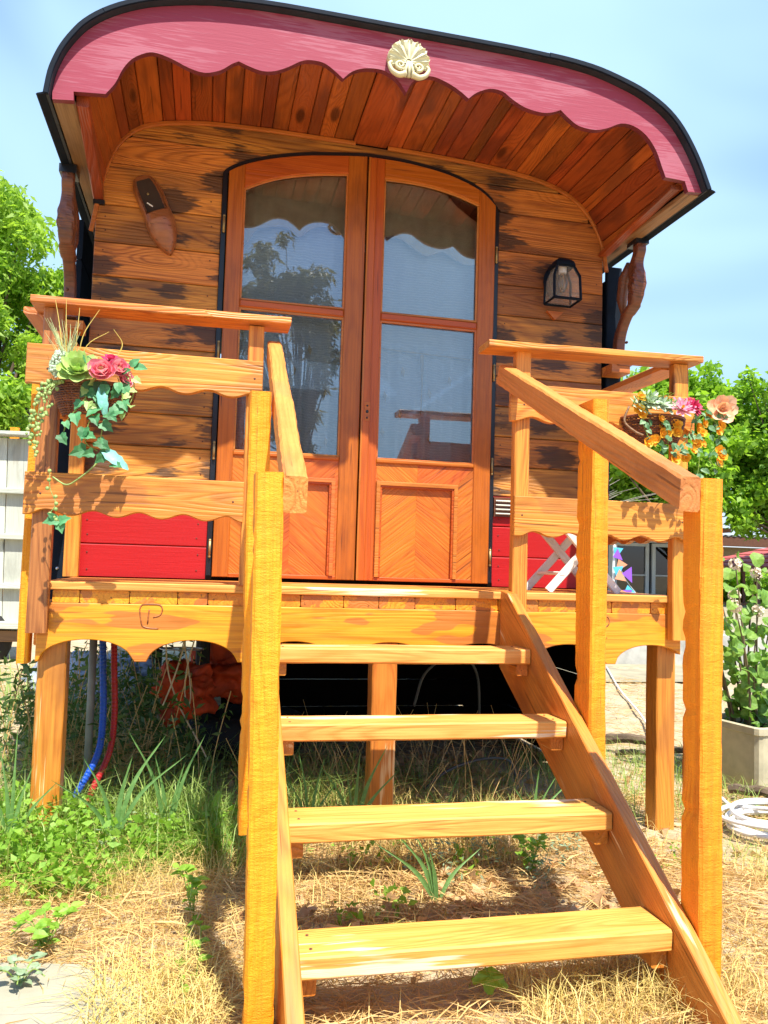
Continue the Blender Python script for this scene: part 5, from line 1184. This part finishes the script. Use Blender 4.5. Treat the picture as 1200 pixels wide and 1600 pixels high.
# ================================================================== TREES
def tree(name, label, base, trunk_h, clumps, nl, lsize, aspect, mat, cat_='tree', spread=0.75, down=0.2, tr=0.18):
    t = thing(name, label, cat_, base)
    g = G(); b_ = Vector(base); top = b_ + Vector((0.1, 0, trunk_h))
    P = catmull([b_, b_ + Vector((0.08, 0.05, trunk_h * 0.5)), top], 4); g.tube(P, list(np.linspace(tr, tr * 0.6, len(P))), 10)
    for c in clumps:
        c0 = Vector(c[:3]); m = top.lerp(c0, 0.5) + Vector((0, 0, -0.15)); g.tube(catmull([top - Vector((0, 0, random.uniform(0, trunk_h * 0.35))), m, c0], 3), list(np.linspace(tr * 0.38, tr * 0.06, 7)), 6)
    g.make('trunk', BARK, t, smooth=True)
    tot = sum(c[3] ** 2 for c in clumps); Ps = []
    for c in clumps:
        n = int(nl * c[3] ** 2 / tot); d = unit(rng.normal(size=(n, 3))); r_ = rng.uniform(0.35, 1.0, (n, 1)) ** 0.6 * c[3] * spread
        wob = 1 + 0.25 * np.sin(d[:, :1] * 5 + c[0]) * np.cos(d[:, 1:2] * 4 + c[2])
        Ps.append(np.array(c[:3]) + d * r_ * wob * (1, 1, 0.8))
    V, Q = leaves_np(np.concatenate(Ps), lsize, aspect, down)
    npmesh('crown', V, Q, mat, t, origin=base)
    return t
def clumpset(c, r_, n, cr, seed):
    rr = random.Random(seed); out = []
    for i in range(n):
        while True:
            p = (rr.uniform(-1, 1), rr.uniform(-1, 1), rr.uniform(-1, 1)); q = math.sqrt(sum(k * k for k in p))
            if 0.35 < q < 1: break
        out.append((c[0] + p[0] * r_[0], c[1] + p[1] * r_[1], c[2] + p[2] * r_[2], cr * rr.uniform(0.7, 1.3)))
    return out
tree('leafy_tree', 'tall bright green tree rising behind the porch at the left edge', (-4.3, 12.5, 0), 2.4, clumpset((-3.95, 12.6, 4.15), (2.0, 1.8, 3.75), 110, 0.60, 4), 66000, 0.15, 0.34, LF_LEFT, down=0.7)
tree('leafy_tree', 'broad green tree behind the orange flower basket, highest crown on the right', (15.6, 22.0, 0), 2.6, clumpset((15.5, 22.0, 5.2), (2.5, 2.0, 2.9), 66, 0.85, 11) + [(13.9 + 0.45 * k, 21.6, 7.3 + 0.75 * sin(k * 2.3) + 0.05 * k - 0.12 * (k - 4) ** 2 * 0.4, 0.42) for k in range(10)] + [(13.9 + 0.45 * k, 21.6, 6.8 + 0.75 * sin(k * 2.3), 0.5) for k in range(10)], 30000, 0.23, 0.62, LF_RIGHT, spread=0.8)
tree('leafy_tree', 'green tree at the right edge above the gazebo', (19.6, 21.0, 0), 2.4, clumpset((19.4, 21.0, 5.4), (2.3, 2.0, 2.4), 60, 0.85, 12) + [(17.2 + 0.45 * (k % 9), 20.9 + 0.3 * (k % 3), 2.9 + 0.45 * (k // 9) + 0.25 * sin(k * 2.7), 0.62) for k in range(27)] + [(17.3 + 0.5 * k, 20.6, 7.2 + 0.6 * sin(k * 1.9 + 1), 0.42) for k in range(9)], 26000, 0.22, 0.62, LF_RIGHT, spread=0.8)
tree('leafy_tree', 'dark lower tree seen between the right railing boards', (12.9, 24.5, 0), 1.8, clumpset((12.6, 24.5, 3.9), (2.2, 1.6, 2.4), 46, 0.85, 13), 18000, 0.24, 0.6, leafmat('dark_leaf', (0.04, 0.10, 0.012), (0.08, 0.17, 0.02)), spread=0.8)
tree('eucalyptus_tree', 'tall grey-green tree across the yard, mirrored in the left door glass', (2.9, -23.0, 0), 4.6, clumpset((2.2, -23.4, 8.4), (1.9, 1.7, 4.4), 95, 0.40, 21), 11000, 0.32, 0.22, LF_EUC, down=1.2, spread=1.0, tr=0.12)
tree('eucalyptus_tree', 'smaller grey-green tree across the yard, mirrored at the right edge of the door glass', (9.9, -21.0, 0), 3.0, clumpset((9.9, -21.0, 5.6), (1.2, 1.2, 2.6), 26, 0.5, 22), 8000, 0.30, 0.22, LF_EUC, down=1.2, spread=0.8)
# far hedge closing the horizon
P = np.stack([rng.uniform(-45, 70, 26000), rng.uniform(39, 42, 26000), rng.uniform(0, 2.4, 26000)], 1); P[:, 2] *= 0.75 + 0.25 * np.sin(P[:, 0] * 0.7)
V, Q = leaves_np(P, 0.5, 0.6); hd = npmesh('hedge', V, Q, LF_RIGHT, kind='stuff'); tag(hd, 'far hedge and bushes closing the yard', 'hedge')
P = np.stack([rng.uniform(19, 28, 5000), rng.uniform(27.4, 29, 5000), rng.uniform(0, 1.25, 5000)], 1); V, Q = leaves_np(P, 0.25, 0.6); hd = npmesh('garden_bushes', V, Q, LF_RIGHT, kind='stuff'); tag(hd, 'green bushes under and behind the gazebo roof', 'bushes')

# ================================================================== GROUND COVER
def scatter(n, x0, x1, y0, y1):
    return np.stack([rng.uniform(x0, x1, n), rng.uniform(y0, y1, n), np.zeros(n)], 1)
def gz_(P):
    P = P.copy(); P[:, 2] += 0.10 * np.clip((-0.35 - P[:, 0]) / 0.6, 0, 1) * np.clip((P[:, 1] + 0.5) / 0.6, 0, 1) - 0.012 + 0.010 * np.sin(P[:, 0] * 2.1 + 1) * np.cos(P[:, 1] * 1.7); return P
def patch(P, thr, fx=2.3, ph=0.0):
    f = np.sin(P[:, 0] * fx + ph) * np.cos(P[:, 1] * fx * 1.2 + ph * 2) + 0.5 * np.sin(P[:, 0] * fx * 2.7 + P[:, 1] * fx * 2.1 + ph) + 0.4 * rng.normal(size=len(P)); return P[f > thr]
def offslab(P):
    m = ~((P[:, 0] < -0.05) & (P[:, 1] < -0.84 - 0.25 * np.clip((P[:, 0] + 0.35), 0, 1) )); keep = m | (rng.uniform(size=len(P)) < 0.07); return P[keep]
# flat straw
parts = []
P = gz_(offslab(patch(scatter(62000, -1.2, 2.9, -1.75, 0.5), -0.45))); az = rng.uniform(0, 2 * pi, len(P)); d = np.stack([np.cos(az), np.sin(az), rng.uniform(-0.02, 0.22, len(P))], 1)
P[:, 2] += rng.uniform(0.004, 0.03, len(P))
parts.append(leaves_np(P, 0.115, 0.022, dirs=d, svar=0.7, fold=0.10))
P = gz_(scatter(5200, 0.1, 1.3, -1.7, -0.9)); az = rng.uniform(0, 2 * pi, len(P)); d = np.stack([np.cos(az), np.sin(az), rng.uniform(0, 0.2, len(P))], 1); P[:, 2] += rng.uniform(0.004, 0.025, len(P)); parts.append(leaves_np(P, 0.10, 0.022, dirs=d, svar=0.7))
P = gz_(scatter(9000, -2, 4.5, 0.3, 4.5)); az = rng.uniform(0, 2 * pi, len(P)); d = np.stack([np.cos(az), np.sin(az), rng.uniform(0, 0.2, len(P))], 1); P[:, 2] += 0.01
parts.append(leaves_np(P, 0.12, 0.03, dirs=d, svar=0.6))
V, Q = cat(parts); o = npmesh('dry_straw', V, Q, STRAW, kind='stuff'); tag(o, 'dry straw lying over the ground around the stairs', 'straw')
# standing dry grass
P = gz_(offslab(patch(scatter(16000, -1.3, 2.8, -1.7, 0.5), 0.35, 3.1, 1.0))); parts = [blades_np(P, 0.085, 0.0022, 1.0)]
P = gz_(patch(scatter(2600, 0.2, 1.2, -0.4, 0.3), 0.1, 3.1, 2.0)); parts.append(blades_np(P, 0.17, 0.002, 0.9))
P = gz_(scatter(900, 0.75, 1.35, -1.35, -1.1)); parts.append(blades_np(P, 0.12, 0.0022, 0.8))
P = gz_(patch(scatter(2500, -0.9, 0.1, -0.45, 0.2), -0.3, 2.6, 1.1)); parts.append(blades_np(P, 0.13, 0.002, 1.2))
P = gz_(scatter(700, -0.25, 0.05, -1.3, -0.9)); parts.append(blades_np(P, 0.11, 0.0024, 1.3))
V, Q = cat(parts); o = npmesh('dry_grass', V, Q, leafmat('dry_grass_blade', (0.70, 0.52, 0.20), (0.58, 0.46, 0.12), 0.2), kind='stuff'); tag(o, 'tufts of yellow dry grass standing in the straw', 'grass')
# green grass
parts = []
P = gz_(patch(scatter(4500, -1.5, 0.15, -0.28, 0.35), -0.2, 3.3, 0.4)); parts.append(blades_np(P, 0.16, 0.0032, 0.8))
P = gz_(scatter(1600, 1.6, 2.8, 0.1, 1.3)); parts.append(blades_np(P, 0.13, 0.003, 0.8))
P = gz_(patch(scatter(2200, 1.9, 3.0, -0.9, 0.2), 0.2, 3.0, 0.2)); parts.append(blades_np(P, 0.06, 0.003, 0.9))
P = gz_(scatter(260, 0.15, 0.7, 0.15, 1.1)); parts.append(blades_np(P, 0.26, 0.003, 0.8))
P = gz_(scatter(900, -0.85, 0.1, 0.5, 1.7)); parts.append(blades_np(P, 0.26, 0.003, 0.9))
P = gz_(scatter(700, -2.2, -1.0, 0.0, 3.0)); parts.append(blades_np(P, 0.30, 0.006, 0.8))
P = gz_(patch(scatter(2600, -1.3, 0.1, -0.35, 0.35), -0.1, 2.9, 2.2)); parts.append(blades_np(P, 0.24, 0.0042, 0.7))
P = gz_(scatter(420, 0.2, 0.62, 0.0, 0.5)); parts.append(blades_np(P, 0.24, 0.0024, 0.9))
P = gz_(scatter(900, 0.75, 1.5, 0.1, 1.1)); parts.append(blades_np(P, 0.12, 0.0026, 1.0))
V, Q = cat(parts); o = npmesh('green_grass', V, Q, LF_GRASS, kind='stuff'); tag(o, 'green grass growing beside and beneath the porch', 'grass')
# broad-leaved weeds mass at left
parts = []
for i in range(150):
    x = random.uniform(-1.1, 0.10); y = random.uniform(-0.34, 0.22) + 0.10 * sin(x * 5)
    if x > -0.2: y = max(y, -0.12)
    h_ = random.uniform(0.07, 0.20) * (1 if x < -0.3 else 0.8); n = 34
    P = np.stack([x + rng.normal(size=n) * 0.045, y + rng.normal(size=n) * 0.045, rng.uniform(0.02, h_, n)], 1); P = gz_(P) if True else P
    parts.append(leaves_np(P, random.choice([0.020, 0.026, 0.034]), random.choice([0.45, 0.6, 0.7]), fold=0.2, dirs=rng.normal(size=(n, 3)) * (1, 1, 0.5) + (0, -0.2, 0.25)))
for i in range(34):
    x, y = random.choice([(random.uniform(0.22, 1.1), random.uniform(-0.75, 0.25)), (random.uniform(0.22, 0.6), random.uniform(-0.2, 0.4)), (random.uniform(1.3, 2.6), random.uniform(-0.8, 0.6))]); n = 22
    P = np.stack([x + rng.normal(size=n) * 0.03, y + rng.normal(size=n) * 0.03, rng.uniform(0.01, 0.09, n)], 1)
    parts.append(leaves_np(gz_(P), 0.026, 0.6, fold=0.2, dirs=rng.normal(size=(n, 3)) * (1, 1, 0.5) + (0, -0.2, 0.25)))
V, Q = cat(parts); o = npmesh('leafy_weeds', V, Q, LF_WEED, kind='stuff'); tag(o, 'mat of bright green leafy weeds at the foot of the left porch leg', 'weeds')
parts = []
for i in range(26):
    x, y = random.choice([(random.uniform(-.6, 0.0), random.uniform(0.3, 0.9)), (random.uniform(1.05, 1.5), random.uniform(-.5, .0)), (random.uniform(-.45, -.1), random.uniform(-.05, .25)), (random.uniform(0.65, 1.1), random.uniform(-.55, -.2))]); n = 50
    P = np.stack([x + rng.normal(size=n) * 0.04, y + rng.normal(size=n) * 0.04, rng.uniform(0.01, 0.12, n)], 1)
    parts.append(leaves_np(gz_(P), 0.020, 0.3))
V, Q = cat(parts); o = npmesh('silvery_weeds', V, Q, LF_SAGE, kind='stuff'); tag(o, 'low silvery weeds scattered near the stairs', 'weeds')
# tangled tall growth in the shade
parts = []; g = G()
for i in range(150):
    x, y = random.uniform(-0.95, 0.02), random.uniform(0.40, 2.3); h_ = random.uniform(0.25, 0.62); a = random.uniform(0, 6.28)
    P_ = catmull([(x, y, 0.0), (x + cos(a) * 0.05, y + sin(a) * 0.05, h_ * 0.5), (x + cos(a) * 0.14, y + sin(a) * 0.12, h_)], 4); g.tube(P_, 0.002, 4)
    n = 26; t_ = rng.integers(2, len(P_), n); parts.append(leaves_np(np.array([P_[k_] for k_ in t_]) + rng.normal(size=(n, 3)) * 0.02, 0.05, 0.3, down=0.4))
for i in range(140):
    x, y = random.uniform(0.2, 1.6), random.uniform(0.25, 1.2); h_ = random.uniform(0.12, 0.34); a = random.uniform(0, 6.28)
    P_ = catmull([(x, y, 0.0), (x + cos(a) * 0.04, y + sin(a) * 0.03, h_ * 0.5), (x + cos(a) * 0.12, y + sin(a) * 0.08, h_)], 4); g.tube(P_, 0.0013, 4)
o = g.make('weed_stems', STRAW, kind='stuff'); tag(o, 'thin dry stalks standing in the shade under the porch', 'stalks')
V, Q = cat(parts); o = npmesh('tall_weeds', V, Q, leafmat('shade_weed', (0.05, 0.11, 0.02), (0.12, 0.20, 0.05)), kind='stuff'); tag(o, 'tangle of tall dark weeds behind the conduits', 'weeds')
# dead leaves
P = gz_(scatter(1500, 0.15, 1.5, -0.95, 1.4)); P[:, 2] += 0.02; P2 = gz_(scatter(420, -0.3, 2.8, -1.2, 1.4)); P2[:, 2] += 0.015
V, Q = leaves_np(np.concatenate([P, P2]), 0.045, 0.75, dirs=rng.normal(size=(len(P) + len(P2), 3)) * (1, 1, 0.25), fold=0.25); o = npmesh('dead_leaves', V, Q, DEADL, kind='stuff'); tag(o, 'curled brown dead leaves under the stairs', 'leaves')
# small stones
g = G()
for i in range(160):
    x, y = random.uniform(-0.6, 2.9), random.uniform(-1.4, 1.2); s = random.uniform(0.004, 0.014); g.ell((x, y, 0.0), (s, s * 0.8, s * 0.6), 6, 4)
o = g.make('pebbles', SLAB, kind='stuff'); tag(o, 'small pale pebbles in the dirt', 'pebbles')

# individual plants
def weed(loc, stems, leaf, mat, label, h_=0.12, spread=0.1, per=9, name='weed_plant', rot=None, aspect=0.75, trail_=None):
    t = thing(name, label, 'plant', loc); g = G(); L_ = G()
    for s in range(stems):
        a = 2 * pi * s / stems + random.uniform(-.4, .4)
        P = catmull([loc, (loc[0] + cos(a) * spread * 0.5, loc[1] + sin(a) * spread * 0.5, loc[2] + h_ * 0.8), (loc[0] + cos(a) * spread, loc[1] + sin(a) * spread, loc[2] + h_ * random.uniform(0.5, 1.1))], 5)
        if trail_ and s < len(trail_): P = catmull([loc] + trail_[s], 5)
        g.tube(P, 0.0018, 5)
        for j in range(per):
            p = Vector(P[min(len(P) - 1, int(len(P) * (0.15 + 0.85 * j / per)))]); az = random.uniform(0, 6.28)
            ivy_leaf(L_, p + Vector((0, 0, 0.004)), (cos(az), sin(az), random.uniform(-0.1, 0.5)), (random.uniform(-.4, .4), random.uniform(-.7, .2), 1), leaf * random.uniform(0.6, 1.15), 0, False)
    g.make('stem', LF_GRASS, t); L_.make('leaves', mat, t); return t
weed((-0.40, -0.75, 0.0), 7, 0.034, LF_WEED, 'small leafy weed growing at the edge of the concrete slab, lower left', 0.10, 0.085, 8)
weed((-0.02, -0.62, 0.0), 6, 0.036, LF_WEED, 'trailing green weed climbing beside the near left stair post', 0.16, 0.07, 8, trail_=[[(-0.03, -0.80, 0.03), (-0.05, -0.95, 0.03), (-0.03, -1.12, 0.03)], [(0.0, -0.78, 0.06), (0.0, -0.90, 0.05), (-0.01, -1.05, 0.03)]])
weed((-0.42, -0.95, 0.012), 5, 0.03, LF_SAGE, 'tiny silvery tuft sprouting from the concrete slab in the lower left corner', 0.05, 0.06, 5)
weed((1.10, -0.42, 0.0), 7, 0.034, LF_WEED, 'dark green leafy weed between the two lowest treads near the right stringer', 0.13, 0.06, 8)
iv = thing('ivy_leaf_plant', 'single large lobed green leaf on the straw in front of the bottom tread', 'plant', (0.68, -1.18, 0))
g = G(); c = Vector((0.69, -1.165, 0.055)); n = 26; vs = [c]
for k in range(n):
    a = 2 * pi * k / n; r_ = 0.036 * (1 + 0.20 * cos(5 * a + pi) + 0.07 * cos(15 * a)); vs.append(c + Vector((cos(a) * r_ * 1.1, sin(a) * r_ * 0.8 - 0.004, 0.006 * cos(5 * a) - 0.15 * r_ + sin(a) * 0.014)))
g.add(vs, [(0, k + 1, (k + 1) % n + 1) for k in range(n)]); g.make('blade', LF_WEED, iv)
g = G(); g.tube(catmull([(0.66, -1.10, 0.0), (0.675, -1.13, 0.075), (0.69, -1.165, 0.056)], 5), 0.0015, 5); g.make('stalk', LF_WEED, iv)
def reed(loc, bl, label):
    t = thing('reed_plant', label, 'plant', loc, )
    for dx, dy, h_, w_ in bl:
        rows = [[], [], []]; P = catmull([loc, (loc[0] + dx * 0.35, loc[1] + dy * 0.35, loc[2] + h_ * 0.55), (loc[0] + dx, loc[1] + dy, loc[2] + h_)], 6); s = Vector((1, -0.2, 0)) if abs(dx) < 0.08 else Vector((0.6, -0.2, -0.5 * (1 if dx > 0 else -1)))
        s.normalize()
        for i, p in enumerate(P):
            f = i / (len(P) - 1); ww = w_ * (0.35 + 0.65 * sin(pi * min(1, f * 1.25 + 0.1)) if f < 0.8 else (1 - f) * 3.0 * 0.75) + 0.0004; p = Vector(p)
            rows[0].append(p - s * ww / 2); rows[1].append(p + Vector((0, 0.002, 0))); rows[2].append(p + s * ww / 2)
        g = G(); g.grid(rows); g.make('blade', LF_REED, t, smooth=True)
reed((0.56, -0.02, 0), [(0.015, 0, 0.34, 0.016), (0.12, 0.0, 0.36, 0.018), (0.17, 0, 0.27, 0.016), (-0.14, 0, 0.30, 0.014), (-0.03, 0.02, 0.25, 0.013)], 'green reed shoot standing left of the middle porch leg')
reed((0.40, 0.05, 0), [(0.05, 0, 0.30, 0.012), (-0.10, 0, 0.24, 0.012), (0.10, 0.02, 0.20, 0.012), (-0.05, 0, 0.33, 0.010)], 'slim green reed between the left stringer and the middle porch leg')
reed((0.95, 0.10, 0), [(0.06, 0, 0.22, 0.010), (-0.08, 0, 0.17, 0.010), (0.12, 0.02, 0.14, 0.010)], 'short green reed in the shade right of the middle porch leg')
reed((1.28, -0.02, 0), [(0.02, 0, 0.26, 0.014), (-0.09, 0, 0.20, 0.014), (0.16, 0.02, 0.20, 0.016), (0.10, 0, 0.24, 0.01)], 'green reed shoot above the second tread near the right stringer')
reed((0.72, -0.60, 0), [(-0.12, 0.05, 0.20, 0.015), (-0.07, 0.03, 0.21, 0.015), (-0.19, 0.08, 0.17, 0.016), (0.16, 0.05, 0.15, 0.013), (-0.03, 0, 0.17, 0.014)], 'bluish reed tuft between the two lowest treads')
reed((-0.30, -0.05, 0.05), [(0.16, 0.05, 0.36, 0.018), (0.05, 0.0, 0.30, 0.018), (-0.12, 0, 0.30, 0.016), (0.24, 0, 0.30, 0.015), (-0.22, 0, 0.22, 0.016)], 'tall green reed in the weeds below the second arch')
reed((-0.62, -0.15, 0.05), [(0.06, 0, 0.30, 0.014), (-0.05, 0.0, 0.36, 0.014), (0.14, 0, 0.24, 0.014), (-0.12, 0, 0.30, 0.014), (0.0, 0.02, 0.42, 0.012)], 'tall green reed in front of the left porch leg')
reed((-0.12, 0.05, 0.0), [(0.05, 0, 0.30, 0.015), (-0.16, 0.0, 0.42, 0.017), (0.12, 0, 0.40, 0.016), (-0.06, 0, 0.33, 0.016)], 'arching reed right of the conduits under the porch')
reed((-1.05, 0.3, 0.05), [(0.06, 0, 0.40, 0.016), (-0.05, 0.0, 0.46, 0.016), (0.2, 0, 0.34, 0.014)], 'upright reed at the far left edge below the cart')
# straw heap under porch
P = rng.normal(size=(1700, 3)) * (0.12, 0.10, 0.06) + (-0.45, 0.75, 0.12); P[:, 2] = np.abs(P[:, 2]); V, Q = leaves_np(P, 0.13, 0.025, svar=0.5); o = npmesh('straw_heap', V, Q, STRAW, kind='stuff'); tag(o, 'heap of dry straw behind the conduits', 'straw')
